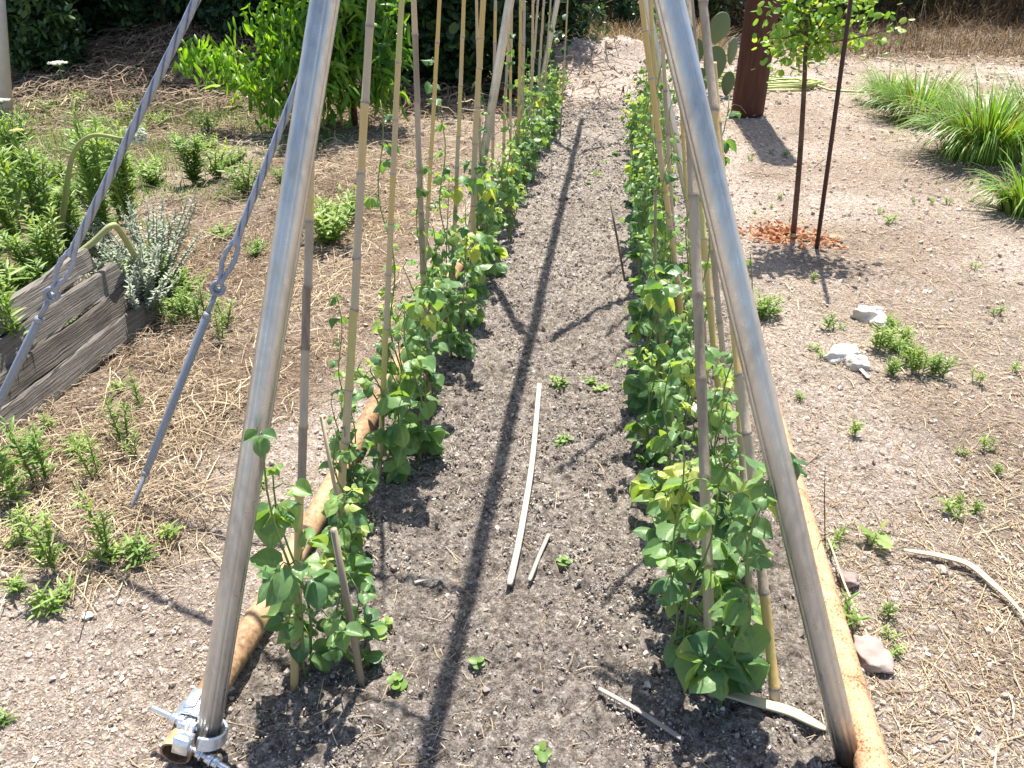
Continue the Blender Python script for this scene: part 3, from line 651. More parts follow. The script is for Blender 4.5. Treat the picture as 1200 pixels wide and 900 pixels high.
# front-left two clusters set apart, then the row closes up
left=[(-.65,1.19,0,1.0),(-.54,1.22,5,.8),(-.62,1.36,2,.85),(-.60,1.60,5,.85),(-.63,1.79,6,.8),(-.57,1.98,1,1.05),(-.52,2.10,3,1.0),(-.61,2.24,4,1.0),(-.56,2.48,6,1.0),(-.63,2.66,2,1.0),(-.53,2.84,3,.95),(-.60,3.02,4,1.05)]
y=3.18
while y<8.1: left.append((-.58+rng.normal()*.05,y,int(rng.integers(1,7)),rng.uniform(.85,1.12))); y+=rng.uniform(.15,.24)
right=[(.31,1.25,3,1.05),(.22,1.34,0,.9),(.36,1.46,1,.95),(.22,1.60,2,.98),(.33,1.74,6,1.0),(.20,1.90,3,.92),(.33,2.04,2,1.0),(.18,2.20,1,1.0),(.30,2.36,4,1.0),(.18,2.54,3,1.0),(.30,2.7,1,1.0),(.2,2.86,6,1.)]
y=3.0
while y<8.1: right.append((.25+rng.normal()*.06,y,int(rng.integers(1,7)),rng.uniform(.85,1.12))); y+=rng.uniform(.15,.24)
first={}
for side,lst in (('left',left),('right',right)):
    for i,(x,yy,v,sc) in enumerate(lst):
        if side=='left' and yy>1.4: x-=.075
        loc=(x,yy,hz(x,yy)); 
        if i<20: lab=(f'front bean plant of the {side} row with heart-shaped leaves at the cane foot' if i==0 else f'{ORD[i]} bean plant from the front in the {side} row'); grp=f'bean plants in the {side} row'
        else: lab=f'bean plant in the crowded far stretch of the {side} row'; grp=f'bean plants at the far end of the {side} row'
        if v not in first:
            sd,k=specs[v]; p=bean_proto(sd,loc,lab,**k); p.scale=(sc,)*3; p.rotation_euler[2]=rng.uniform(0,6.28); tag(p,group=grp); first[v]=p
        else: dup(first[v],loc,rng.uniform(0,6.28),sc,lab,grp)
# low seedlings and weeds in the bed
def weed_mesh(seed,h,nst,nl,ll,tm=LANCE,flat=.3,sp=.3,wsc=1.0):
    rs=np.random.default_rng(seed); st=MB();D=[];P=[];Sz=[];T=[]
    for k in range(nst):
        a=rs.uniform(0,6.28); lean=sp*rs.uniform(.2,1)*h if nst>1 else sp*.3*h; hh=h*rs.uniform(.6,1); b=np.array([rs.normal()*.012*(nst>1),rs.normal()*.012*(nst>1),0]); e=b+np.array([math.cos(a)*lean,math.sin(a)*lean,hh])
        st.tube([b-[0,0,.01],b+(e-b)*.5+[0,0,.02*h],e],[.0022*h/.2+.0008,.0018*h/.2+.0006,.0008],5,.4)
        for i in range(nl):
            t=.1+.9*(i+1)/nl; c=b+(e-b)*t; aa=i*2.4+rs.normal()*.3; el=(rs.uniform(.1,.6)+(t>.85)*.7) if tm is not LANCE else rs.uniform(.35,1.15)
            D.append([math.cos(aa),math.sin(aa),math.tan(min(1.3,el*(1-flat)+.05))]);P.append(c);Sz.append(ll*rs.uniform(.7,1.15)*(1-.35*(t>.9)));T.append(np.clip(rs.normal(.5,.15)+.25*t-.12,0,1))
    lv=MB();D=np.array(D);P=np.array(P);Sz=np.array(Sz)
    U=np.tile([0,0,1.],(len(D),1))+rs.normal(size=(len(D),3))*.2
    Bm=basis(D,U)*Sz[:,None,None]; Bm[:,:,0]*=wsc
    lv.inst(tm[0],tm[1],Bm,P,np.array(T)); return st,lv
def weed_proto(name,cat,label,loc,group,mt='weed',**k):
    st,lv=weed_mesh(**k); r=thing(name,label,cat,loc,0,group); a=st.build('stem',M['beanstem'],r); b=lv.build('foliage',M[mt],r); return reg(r,a,b)
def place(protos_,lst,label,group,sc=(.8,1.2)):
    for i,(x,y) in enumerate(lst):
        p=protos_[i%len(protos_)]; loc=(x,y,hz(x,y)-.002)
        lb=label[i] if isinstance(label,(list,tuple)) else label
        s_=sc[0]+(sc[1]-sc[0])*rng.random()**1.4; s_=(s_*rng.uniform(.8,1.25),s_*rng.uniform(.8,1.25),s_*rng.uniform(.6,1.3))
        if not p.get('_u'): p.location=loc; p['_u']=1; p['label']=lb; p.scale=s_; p['group']=group
        else: dup(p,loc,rng.uniform(0,6.28),s_,lb,group)
G2=lambda L_:[tuple(gp(*q)[:2]) for q in L_]
seedl=[weed_proto('seedling','seedling','x',(0,0,0),'g',seed=s_,h=.035,nst=1,nl=6,ll=.034,tm=DISC,flat=.6) for s_ in (31,32)]
place(seedl,G2([(560,778),(463,802),(634,885),(662,658),(440,745),(455,735),(430,770)]),['broad-leaved seedling in the middle of the ridge shadow','round-leaved seedling below the front left bean plant','small bright seedling at the bottom centre of the bed','tiny single-leaf seedling right of the grey cane strips','seedling just right of the front left stub, upper','seedling just right of the front left stub, lower one','seedling touching the front left stub'],'seedlings in the bed',(.65,1.0))
lowb=[weed_proto('low_weed','weed','x',(0,0,0),'g',seed=s_,h=.05,nst=4,nl=6,ll=.045,tm=OVAL,flat=.5,sp=1.2) for s_ in (41,42,43)]
place(lowb,G2([(700,205),(690,215),(722,180),(708,190),(660,452),(690,448),(702,455),(655,520),(757,545),]),'low leafy weed sprouting in the tilled bed between the rows','low weeds between the bean rows',(.45,.75))
# weeds of the right-hand ground
rw=[weed_proto('tufted_weed','weed','x',(0,0,0),'g',seed=s_,h=.11,nst=6,nl=16,ll=.036,flat=.1,sp=.35,wsc=.85) for s_ in (51,52,53)]
place(rw,G2([(1040,395),(1050,412),(1030,410),(1062,425),(1045,440),(1075,438),(1092,440),(1058,402)]),'tufted green weed in the clump right of the two white rocks','weed clump beside the white rocks',(.8,1.2))
spr=[weed_proto('small_weed','weed','x',(0,0,0),'g',seed=s_,h=.05,nst=3,nl=9,ll=.028,flat=.15,sp=.45) for s_ in (61,62,63)]
RW=[(955,412),(962,418),(975,388),(985,385),(935,465),(1002,508),(1128,535),(1158,528),(1172,555),(1145,450),(1165,370),(1120,595),(890,370),(902,368),(905,245),(1045,262),(1000,60),(950,330),(885,250),(905,180),(920,185),(1140,315),(1100,215),(1070,240),(1090,240),(1112,240),(968,720),(993,725),(975,640),(1035,720),(1040,745),(1045,770),(1020,635),(985,632),(1120,605),(1145,600),(1190,435),(880,190),(915,235),(1030,250)]
place(spr,G2(RW),'small green weed sprouting from the pale ground right of the trellis','small weeds right of the trellis',(.6,1.35))
place([weed_proto('leafy_weed','weed','x',(0,0,0),'g',seed=65,h=.12,nst=9,nl=12,ll=.045,flat=.2,sp=.6)],G2([(893,372)]),['bushy weed tuft just outside the right ground pipe behind the steel leg'],'g1',(1,1))
place([weed_proto('bean_seedling','seedling','x',(0,0,0),'g',seed=66,h=.11,nst=1,nl=4,ll=.055,tm=OVAL,flat=.0)],G2([(1020,640)]),['upright two-leaved seedling near the thin dark twig on the right'],'g2',(1,1))
# left weeds
lw=[weed_proto('upright_weed','weed','x',(0,0,0),'g',seed=s_,h=.30,nst=2,nl=30,ll=.055,flat=.05,sp=.25,wsc=.8) for s_ in (71,72,73)]
LWp=[(205,385),(222,375),(228,372),(212,360),(195,350),(262,400),(268,385),(240,380),(150,520),(158,540),(165,480),(110,565),(65,670),(45,570),(20,590),(130,650),(50,545),(5,555),(30,640),(205,345),(185,375)]
place(lw,G2(LWp),'upright narrow-leaved green weed growing in the straw left of the trellis','upright weeds in the straw',(.45,.95))
lowl=[weed_proto('small_weed','weed','x',(0,0,0),'g',seed=s_,h=.06,nst=4,nl=8,ll=.04,flat=.3,sp=.9) for s_ in (81,82)]
place(lowl,G2([(55,720),(15,640),(60,655),(25,690),(0,850),(135,655),(165,660),(70,705),(100,530),(15,520),(60,500),(145,460),(290,590),(305,570),(280,575),(200,690-60)]),'small green weed among the straw left of the trellis','small weeds left of the trellis',(.7,1.3))
# tall weeds on the terrace at far left
tw=[weed_proto('tall_weed','weed','x',(0,0,0),'g',seed=s_,h=.62,nst=5,nl=60,ll=.085,flat=.1,sp=.22,wsc=.85) for s_ in (91,92,93)]
TL=[(-2.55,3.05),(-2.75,2.75),(-2.62,2.5),(-2.9,3.3),(-3.1,2.95),(-2.7,3.5),(-3.2,3.6),(-2.5,3.4),(-3.5,3.9),(-3.0,4.3),(-2.6,2.2),(-2.75,4.0),(-3.9,4.4),(-3.5,4.9),(-3.0,5.2),(-2.45,2.85),(-2.5,2.65),(-2.7,2.3),(-2.4,2.75),(-2.4,2.5),(-2.42,2.95),(-2.6,3.25),(-3.3,4.9),(-3.8,5.2),(-4.2,5.0),(-3.05,3.5),(-3.3,4.2)]+G2([(5,445),(22,418),(-8,470)])
place(tw,TL,'tall fleabane-like weed with spiralling narrow leaves at the far left edge','tall weeds at the left edge',(.6,.95))
ml=[weed_proto('bushy_weed','weed','x',(0,0,0),'g',seed=s_,h=.25,nst=12,nl=16,ll=.05,flat=.2,sp=.8,tm=OVAL,wsc=.7) for s_ in (95,96)]
place(ml,G2([(120,150),(95,130),(150,140),(60,135),(190,150),(245,160),(280,190),(210,175),(160,165),(290,230),(300,300),(395,275),(405,260),(385,285),(270,195),(255,210),(240,175),(330,215),(60,260),(110,300),(90,240),(150,250),(170,330),(215,345),(260,280),(70,215),(35,200),(180,215),(25,175),(130,200),(100,180)]),'bushy green weed growing behind the straw, left of the trellis','bushy weeds left of the trellis',(.5,1.1))
# silver shrub
def silver(loc,label,sc,seed):
    st,lv=weed_mesh(seed=seed,h=.46*sc,nst=44,nl=60,ll=.026,flat=.2,sp=.75,tm=OVAL,wsc=.8)
    r=thing('silver_shrub',label,'shrub',loc); st.build('stem',M['silver'],r); lv.build('foliage',M['silver'],r)
x,y_=gp(185,345)[:2]; silver((x,y_,hz(x,y_)),'silvery grey wormwood shrub behind the timber boards',1.0,101)
x,y_=gp(150,330)[:2]; silver((x,y_,hz(x,y_)),'smaller silvery shrub touching the end of the timber boards',.75,102)

# ------------------------------------------------------------ timber boards
wall=thing('timber_retaining_wall','weathered grey timber boards stacked along the terrace edge at left','retaining wall',(-2.2,2.6,0))
def board(x0,y0,z0,x1,y1,z1,w,t,tilt):
    mb=MB(); n=30; a=np.array([x0,y0,z0]);b=np.array([x1,y1,z1]);d=(b-a)/np.linalg.norm(b-a); u=np.array([math.sin(tilt),0,math.cos(tilt)]); u-=d*np.dot(u,d);u/=np.linalg.norm(u);s_=np.cross(d,u)
    V=[];m=10
    prof=[(-1,-.8),(-.8,-1),(0,-1.02),(.8,-1),(1,-.8),(1,.8),(.8,1),(0,.97),(-.8,1),(-1,.8)]
    for i in range(n):
        for (p,q) in prof: V.append(a+(b-a)*i/(n-1)+s_*(p*t/2+.0025*rng.normal())+u*(q*w/2+.0022*rng.normal()+.004*math.sin(i*.55+z0*40)))
    q=[(i*m+j,i*m+(j+1)%m,(i+1)*m+(j+1)%m,(i+1)*m+j) for i in range(n-1) for j in range(m)]
    mb.add(V,[np.array(q),np.arange(m)[::-1][None],(np.arange(m)+(n-1)*m)[None]],.5+.15*rng.normal())
    mb.build('board',M['wood'],wall,(-2.2,2.6,0),smooth=False)
board(-2.04,1.2,.05,-2.08,3.12,.06,.105,.035,-.22)
board(-2.07,1.2,.135,-2.11,3.05,.155,.10,.035,-.25)
board(-2.10,1.2,.215,-2.15,2.95,.255,.10,.035,-.22)
board(-2.13,1.2,.295,-2.19,2.85,.35,.09,.035,-.20)

place(spillw:=[weed_proto('trailing_weed','weed','x',(0,0,0),'g',seed=s_,h=.16,nst=9,nl=14,ll=.035,flat=.4,sp=1.1,tm=OVAL,wsc=.7) for s_ in (97,98)],[(-2.27,1.95),(-2.26,2.25),(-2.28,2.5),(-2.25,2.8),(-2.22,3.05),(-2.12,3.1),(-1.98,3.14),(-2.3,2.1)],'trailing weed hanging over the timber boards','weeds over the timber boards',(.6,1.2))
# ------------------------------------------------------------ onion scapes and flowers
def globe(c,r,mtn,parent,org,name='flower_head'):
    n=240; rs=np.random.default_rng(5); d=rs.normal(size=(n,3)); d/=np.linalg.norm(d,axis=1)[:,None]
    mb=MB(); mb.inst(IV,IF,np.tile(np.eye(3)*r*.86,(1,1,1)),np.array([c]),np.array([.1]))
    mb.inst(IV,IF,rotmats(n)*(r*.13*rs.uniform(.7,1.3,n))[:,None,None],np.array(c)+d*r*rs.uniform(.85,1.02,n)[:,None],rs.uniform(.2,.9,n))
    mb.build(name,M[mtn],parent,org,smooth=False)
Yc=3.2
b=rp(68,300,Yc); b[2]=hz(b[0],b[1])
r_=thing('onion_scape','bent pale green onion stalk with a round greenish white flower head','onion flower',b)
mb=MB(); C=curve([b,rp(76,235,Yc),rp(86,180,Yc),rp(108,159,Yc),rp(140,162,Yc),rp(152,163,Yc)],40); mb.tube(C,np.interp(np.linspace(0,1,len(C)),[0,.35,1],[.015,.011,.005]),12,np.interp(np.linspace(0,1,len(C)),[0,.4,1],[.1,.6,.6])); mb.build('stem',M['scape'],r_,b)
globe(rp(160,158,Yc),.040,'umbel',r_,b)
b=gp(170,318); Yc=b[1]
r_=thing('leaning_scape','thick bent green stalk arching over the timber boards','onion stalk',b)
mb=MB(); C=curve([rp(170,322,Yc),rp(158,300,Yc-.1),rp(140,270,Yc-.2),rp(130,265,Yc-.25),rp(110,283,Yc-.3),rp(88,300,Yc-.35)],40); mb.tube(C,.013,10,.8); mb.build('stem',M['scape'],r_,b)
def umbel_plant(px,py,Y_,r,label,mtn,base=None,name='wild_carrot'):
    c=rp(px,py,Y_); b=np.array([c[0]+.03,Y_,hz(c[0],Y_)]); rt=thing(name,label,'flower',b); mb=MB()
    mb.tube([b,b+(c-b)*.5+[.02,0,0],c-[0,0,.02]],[.004,.003,.002],6,.4)
    rs=np.random.default_rng(int(px)+3); n=26
    hd=MB()
    for k in range(n):
        a=k*2.4; q=r*math.sqrt((k+.5)/n); e=c+np.array([q*math.cos(a),q*math.sin(a),.006*math.cos(q/r*1.5)]); mb.tube([c-[0,0,.02],e],[.001,.0008],4,.6)
        m_=7; dd=rs.normal(size=(m_,3))*[1,1,.25]; dd/=np.linalg.norm(dd,axis=1)[:,None]
        hd.inst(IV,IF,rotmats(m_)*r*.085,e+dd*r*.12,rs.uniform(.5,1,m_))
    mb.build('stem',M['beanstem'],rt,b); hd.build('flower_head',M[mtn],rt,b,smooth=False)
umbel_plant(68,74,4.8,.055,'white wild carrot flower on a thin stalk at upper left','umbel')
umbel_plant(0,118,4.2,.05,'white wild carrot flower cut by the left picture edge','umbel')
umbel_plant(20,153,3.6,.032,'pale yellow-green flower on a leafy stalk at the left edge','yellow',name='yellow_flower')

# ------------------------------------------------------------ stones, cane strips, dry leaves, twig
SV,SF=icosub(3)
def rock(px,py,size,label,m,seed,rot=0,grp=None):
    c=gp(px,py); rs=np.random.default_rng(seed); v=SV.copy()
    for k in range(14):                              # planar cuts give broken faces
        n_=rs.normal(size=3);n_/=np.linalg.norm(n_); dd=rs.uniform(.62,.88); q=v@n_; v=np.where((q>dd)[:,None],v-(q-dd)[:,None]*n_*.9,v)
    v=v*(1+.30*fbm(v[:,0]*2.2+seed,v[:,1]*2.2+v[:,2]*1.7,seed,4)[:,None])
    v=v*np.array(size)/2; ca,sa=math.cos(rot),math.sin(rot); v=np.stack([v[:,0]*ca-v[:,1]*sa,v[:,0]*sa+v[:,1]*ca,v[:,2]],1)
    mb=MB(); mb.add(v,SF,.55+.15*rs.normal()); o=mb.build('rock',m); o.location=(c[0],c[1],hz(c[0],c[1])+size[2]*.14); 
    return tag(o,label,'rock',grp)
W_=M['rock']; PR=M['pinkrock']
rock(1014,372,(.17,.12,.10),'white limestone rock in front of the sapling, farthest of the white rocks',W_,1,.3)
rock(1031,382,(.10,.09,.07),'smaller whitish stone leaning on the farthest white rock',W_,9,.3)
rock(986,420,(.16,.12,.10),'rounded white rock, left one of the touching pair',W_,2,.2)
rock(1005,430,(.11,.10,.08),'white rock, right one of the touching pair',W_,3,-.4)
rock(993,683,(.07,.06,.05),'small pinkish stone just outside the right ground pipe, above the big one',PR,4)
rock(1016,772,(.10,.13,.07),'large pinkish grey stone beside the right ground pipe',PR,5,.3)
rock(1103,668,(.035,.035,.025),'small white stone beneath the dry reed leaf',W_,6)
rock(803,483,(.12,.10,.06),'pale stone hidden behind the bean leaves of the right row',W_,7)
rock(104,722,(.03,.03,.02),'small white pebble at the edge of the straw, lower left',W_,8)
rock(528,428-8+20,(.04,.04,.02),'small grey pebble at the inner edge of the left row',PR,12)
def strip(P,w,t,name,label,cat,mt,tone=.5,z=.008,fold=0,wf=None,grp=None):
    P=[gp(*p) for p in P]; 
    for p in P: p[2]=hz(p[0],p[1])
    C=curve(P,24); L=len(C); c0=P[0].copy()
    zl=np.linspace(C[0][2],C[-1][2],L); zz=[max(hz(q[0],q[1]),zl[i]) for i,q in enumerate(C)]; zs=np.convolve(np.pad(zz,3,'edge'),np.ones(7)/7,'valid'); zs=np.maximum(zs,np.array(zz)-.003)
    C[:,2]=zs+z
    T=np.gradient(C,axis=0);T/=np.linalg.norm(T,axis=1)[:,None]; s_=np.cross(T,(0,0,1));s_/=np.linalg.norm(s_,axis=1)[:,None]
    V=[]
    for i in range(L):
        ww=w/2*(1 if wf is None else wf(i/(L-1))); u=np.array([0,0,1.])
        for (p,q) in ((-1,0),(-.5,.5+fold),(0,.2),(.5,.5+fold),(1,0),(.5,-.6),(0,-.9),(-.5,-.6)): V.append(C[i]+s_[i]*p*ww+u*q*t)
    m=8; q=[(i*m+j,i*m+(j+1)%m,(i+1)*m+(j+1)%m,(i+1)*m+j) for i in range(L-1) for j in range(m)]
    mb=MB(); mb.add(V,[np.array(q),np.arange(m)[::-1][None],(np.arange(m)+(L-1)*m)[None]],tone)
    o=mb.build(name,M[mt],None,c0); o.location=tuple(c0); return tag(o,label,cat,grp)
strip([(632,455),(624,545),(612,620),(597,692)],.020,.004,'cane_strip','long grey split cane strip lying on the bed between the rows','cane strip','greycane',.75,z=.022)
strip([(643,630),(632,655),(620,685)],.013,.004,'cane_strip','short brown cane strip just right of the long grey one','cane strip','greycane',.25,z=.014)
strip([(486,686),(503,684),(519,683)],.010,.003,'cane_strip','small grey cane splinter left of the ridge shadow','cane strip','greycane',.45,z=.012)
strip([(701,811),(750,843),(800,872)],.013,.005,'cane_strip','brown cane strip at the bottom right of the bed, yellow at one end','cane strip','greycane',.22,z=.014)
strip([(1003,433),(1012,440),(1017,446)],.02,.004,'wood_chip','grey wood chip beside the pair of white rocks','wood chip','greycane',.6,z=.012)
strip([(824,814),(870,824),(915,836),(945,848),(966,860)],.030,.002,'dry_leaf','long pale dry reed leaf under the front right steel leg','dry leaf','dryleaf',.8,z=.016,fold=1,wf=lambda t:.45+.6*math.sin(math.pi*t)**.7)
strip([(1058,650),(1100,658),(1133,668),(1160,690),(1185,715),(1206,742)],.024,.002,'dry_leaf','kinked pale dry reed leaf on the ground at right','dry leaf','dryleaf',.75,z=.018,fold=1,wf=lambda t:.35+.75*math.sin(math.pi*min(1,t+.1)))
strip([(968,640),(985,690),(1005,735),(1030,790)],.006,.002,'fallen_stalk','thin dry stalk running past the two pinkish stones','dry stem','dryleaf',.6,z=.03)
strip([(470,330+0),(455,345),(430,360)],.006,.002,'fallen_stalk','thin dry stalk on the straw behind the left row','dry stem','dryleaf',.5,z=.02)
G=gp(968,640); mb=MB(); mb.tube([G-[0,0,.01],rp(966,590,G[1]),rp(967,546,G[1])],[.0016,.0014,.0008],6,.1); o=mb.build('twig',M['stake'],None,G); o.location=tuple(G); tag(o,'thin dark upright twig just outside the right ground pipe','twig')

# ------------------------------------------------------------ pole, hose, cactus
G=gp(875,135); mb=MB(); n=22; up=np.array([-.0,0,1.]); mb.tube([G+up*t for t in np.linspace(-.1,4.5,n)],np.linspace(.165,.15,n),26,.5,True,lambda th:1+.025*np.cos(5*th)+.015*np.cos(11*th+1)); o=mb.build('wooden_pole',M['pole'],None,G); o.location=tuple(G); tag(o,'thick dark brown wooden pole standing behind the trellis','pole')
G=gp(905,103); mb=MB(); C=[]
for t in np.linspace(0,1,420):
    a=t*2*math.pi*9; rr=.30+.30*(0.5+.5*math.sin(t*29))+.05*math.sin(a*1.7); C.append((G[0]-.05+rr*math.cos(a)*1.25,G[1]+.15+rr*.75*math.sin(a),0.02+.06*t+.01*math.sin(a*2.3)))
tail=[(G[0]+.6,G[1]-.3,.03),(G[0]+1.1,G[1]-.42,.02),(G[0]+1.7,G[1]-.38,.02)]
C=C+tail; C=np.array(C); C[:,2]+=H(C[:,0],C[:,1]); mb.tube(C,.013,8,rng.uniform(.3,.8,len(C))); o=mb.build('garden_hose',M['hose'],None,G); o.location=tuple(G); tag(o,'coiled yellow-green garden hose lying behind the brown pole','hose')
cr=thing('prickly_pear','prickly pear cactus with flat oval pads left of the brown pole','cactus',(0,0,0)); Gc=gp(858,112); cr.location=tuple(Gc)
def pad(px,py,w,h,tilt,yaw,dy=0):
    c=rp(px,py,Gc[1]+dy); v=SV.copy()*np.array([w/2,.022,h/2]); v[:,0]*=np.where(v[:,2]<0,1+.35*v[:,2]/(h/2),1)
    ct,st_=math.cos(tilt),math.sin(tilt); v=np.stack([v[:,0]*ct+v[:,2]*st_,v[:,1],-v[:,0]*st_+v[:,2]*ct],1)
    cy,sy=math.cos(yaw),math.sin(yaw); v=np.stack([v[:,0]*cy-v[:,1]*sy,v[:,0]*sy+v[:,1]*cy,v[:,2]],1)+c
    mb=MB(); mb.add(v,SF,.5+.15*rng.normal()); mb.build('pad',M['cactus'],cr,Gc)
pad(843,33,.26,.34,.3,.4); pad(838,75,.28,.40,-.1,.3,.02); pad(853,98,.15,.27,.05,-.2,-.15); pad(822,95,.24,.3,-.3,.5,.1); pad(858,60,.2,.3,.1,.9,.12); pad(815,60,.22,.3,-.2,.2,.15)

# ------------------------------------------------------------ sapling with stake
G=gp(930,277); sap=thing('sapling','young green sapling tied near a thin dark stake, orange dead leaves at its foot','tree',G)
Yb=G[1]; mb=MB()
tr=curve([G-[0,0,.03],rp(937,190,Yb),rp(942,110,Yb),rp(944,60,Yb+.02),rp(946,5,Yb),rp(948,-60,Yb)],30); mb.tube(tr,np.linspace(.017,.007,len(tr)),9,.5+.1*rng.normal(size=len(tr)))
ends=[(905,-10,-.1),(900,45,-.2),(925,10,.1),(975,30,.1),(1010,5,-.1),(1055,30,0),(1000,-40,.1),(960,-60,.1),(915,-60,0),(925,65,-.1),(962,70,.1),(1030,-20,0),(915,60,.15)]
tips=[]
for (ex,ey,dy) in ends:
    s0=tr[int(len(tr)*rng.uniform(.50,.85))]; e=rp(ex,ey,Yb+dy); c=curve([s0,(s0+e)/2+[0,0,-.02],e],10); mb.tube(c,np.linspace(.006,.002,len(c)),6,.5); tips.append(c)
mb.build('trunk',M['bark'],sap,G)
P=[];D=[]
for c in tips:
    n_=70
    for k in range(n_):
        q=c[int(len(c)*rng.uniform(.25,.999))]; P.append(q+rng.normal(size=3)*.06); D.append(rng.normal(size=3)+[0,0,-.3])
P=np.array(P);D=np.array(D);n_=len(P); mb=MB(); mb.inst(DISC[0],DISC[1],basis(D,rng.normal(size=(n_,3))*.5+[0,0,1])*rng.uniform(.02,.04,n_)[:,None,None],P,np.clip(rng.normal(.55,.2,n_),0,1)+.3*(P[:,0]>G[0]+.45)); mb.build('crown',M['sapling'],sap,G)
G=gp(957,291); T=rp(997,0,G[1]); mb=MB(); mb.tube([G-(T-G)*.1,(G+T)/2,G+(T-G)*1.45],[.0125,.012,.011],8,.4); o=mb.build('stake',M['stake'],None,G); o.location=tuple(G); tag(o,'thin dark rusty stake leaning beside the sapling','stake')
def leafpile(cx,cy,sx,sy,n_,label,mt,sz=(.02,.045),zs=.03,name='dead_leaves'):
    x=rng.normal(cx,sx,n_);y_=rng.normal(cy,sy,n_); z=H(x,y_)+rng.random(n_)*zs+.004
    mb=MB(); mb.inst(OVAL[0],OVAL[1],basis(rng.normal(size=(n_,3))*[1,1,.4],rng.normal(size=(n_,3))*.6+[0,0,1])*rng.uniform(*sz,n_)[:,None,None],np.stack([x,y_,z],1),np.clip(rng.normal(.5,.25,n_),0,1))
    return tag(mb.build(name,M[mt]),label,'leaves',None,'stuff')
c=gp(915,276); leafpile(c[0],c[1],.095,.10,300,'orange brown dead leaves heaped round the sapling foot','orangeleaf')
c=gp(968,285); leafpile(c[0],c[1],.045,.07,70,'orange brown dead leaves beside the stake foot','orangeleaf')

# ------------------------------------------------------------ ornamental grass clumps
def grass_clump(px,py,n_,h,sp,label,seed):
    G=gp(px,py); rs=np.random.default_rng(seed); seg=6
    a=rs.uniform(0,6.28,n_); r0=np.sqrt(rs.random(n_))*sp*.45; L_=h*rs.uniform(.55,1.15,n_); arch=rs.uniform(.35,1.7,n_); w=rs.uniform(.005,.0095,n_)
    dx,dy=np.cos(a),np.sin(a); V=np.zeros((n_,seg+1,2,3))
    for s_ in range(seg+1):
        t=s_/seg; ang=arch*(t**1.3)*1.7+.12; 
        if s_==0: x=dx*r0;y_=dy*r0;z=np.zeros(n_)-.01
        else:
            x=x+dx*np.sin(ang)*L_/seg; y_=y_+dy*np.sin(ang)*L_/seg; z=z+np.cos(ang)*L_/seg
        z=np.maximum(z,.0); ww=w*(1-t**2*.92)
        V[:,s_,0]=np.stack([x-dy*ww,y_+dx*ww,z],1);V[:,s_,1]=np.stack([x+dy*ww,y_-dx*ww,z+.001],1)
    f=np.array([(s_*2,s_*2+1,s_*2+3,s_*2+2) for s_ in range(seg)]); k=(seg+1)*2
    base=np.where(rs.random(n_)<.16,.05,np.clip(rs.normal(.6,.17,n_),.25,1)); tone=np.repeat(base,k)
    mb=MB(); mb.add(V.reshape(-1,3),(f[None]+(np.arange(n_)*k)[:,None,None]).reshape(-1,4),tone)
    rt=thing('grass_clump',label,'grass clump',(G[0],G[1],hz(G[0],G[1])-.01),0,'ornamental grass clumps at right'); mb0=mb
    dd=mb0; x=rs.normal(0,sp*.18,240);y_=rs.normal(0,sp*.18,240); v=[]
    for i in range(240): dd.tube([(x[i],y_[i],0),(x[i]*1.15+.02*rs.normal(),y_[i]*1.15,rs.uniform(.05,.13))],[.004,.002],4,rs.uniform(.0,.12),False)
    dd.build('blades',M['grass'],rt)
grass_clump(1075,142,620,.62,.55,'long-leaved ornamental grass clump, farther left one of the two joined clumps',1)
grass_clump(1042,122,380,.50,.4,'ornamental grass clump at the back left of the grassy mass',5)
grass_clump(1152,182,900,.66,.66,'broad arching ornamental grass clump nearest the sapling at right',2)
grass_clump(1215,165,600,.66,.6,'ornamental grass clump cut by the right picture edge, behind the small one',4)
grass_clump(1202,248,300,.42,.34,'small ornamental grass clump nearest the camera at the right edge',3)

# ------------------------------------------------------------ background shrubs and trees
def shrub(name,loc,rx,ry,h,nleaf,leaf,mt,label,cat,tm=OVAL,clumps=26,z0=.1,seed=0,droop=-.2,group=None,trunk=.05,ctone=.16,low=True):
    rs=np.random.default_rng(seed); rt=thing(name,label,cat,loc,0,group)
    tk=MB(); C=[]
    for k in range(clumps):
        d=rs.normal(size=3);d/=np.linalg.norm(d);q=rs.random()**.45; C.append([d[0]*rx*q,d[1]*ry*q,z0+(h-z0)*(rs.random()**1.15 if low else .5+.5*d[2]*q)])
    C=np.array(C); top=np.array([0,0,h*.45])
    tk.tube([(0,0,-.05),(0.02,0,h*.2),top],[trunk,trunk*.8,trunk*.6],8,.4)
    for c in C: s_=np.array([0.01,0,h*rs.uniform(.15,.45)]); tk.tube([s_,(s_+c)/2+rs.normal(size=3)*.04,c],[trunk*.35,trunk*.22,trunk*.08],5,.4)
    tk.build('trunk',M['bark'],rt)
    per=nleaf//clumps; P=np.repeat(C,per,axis=0)+rs.normal(size=(per*clumps,3))*np.array([rx,ry,h*.45])*.17
    P[:,2]=np.maximum(P[:,2],.03); n_=len(P); D=rs.normal(size=(n_,3))+[0,0,droop]; T=np.repeat(rs.normal(.5,ctone,clumps),per)+rs.normal(size=n_)*.13
    mb=MB(); mb.inst(tm[0],tm[1],basis(D,rs.normal(size=(n_,3))*.6+[0,0,1])*(leaf*rs.uniform(.6,1.3,n_))[:,None,None],P,np.clip(T,0,1)); mb.build('crown',M[mt],rt); return rt
def at(px,Y_): q=rp(px,200,Y_); return (q[0],Y_,hz(q[0],Y_))
peach=shrub('peach_tree',at(420,7.5),.62,.5,2.2,2600,.125,'peach','bright green peach tree with long drooping leaves behind the left row','tree',PLEAF,42,.55,11,-.5,trunk=.04,ctone=.26)
rb=np.random.default_rng(12); pb=MB(); tb=MB(); o0=np.array(peach.location); n_=0
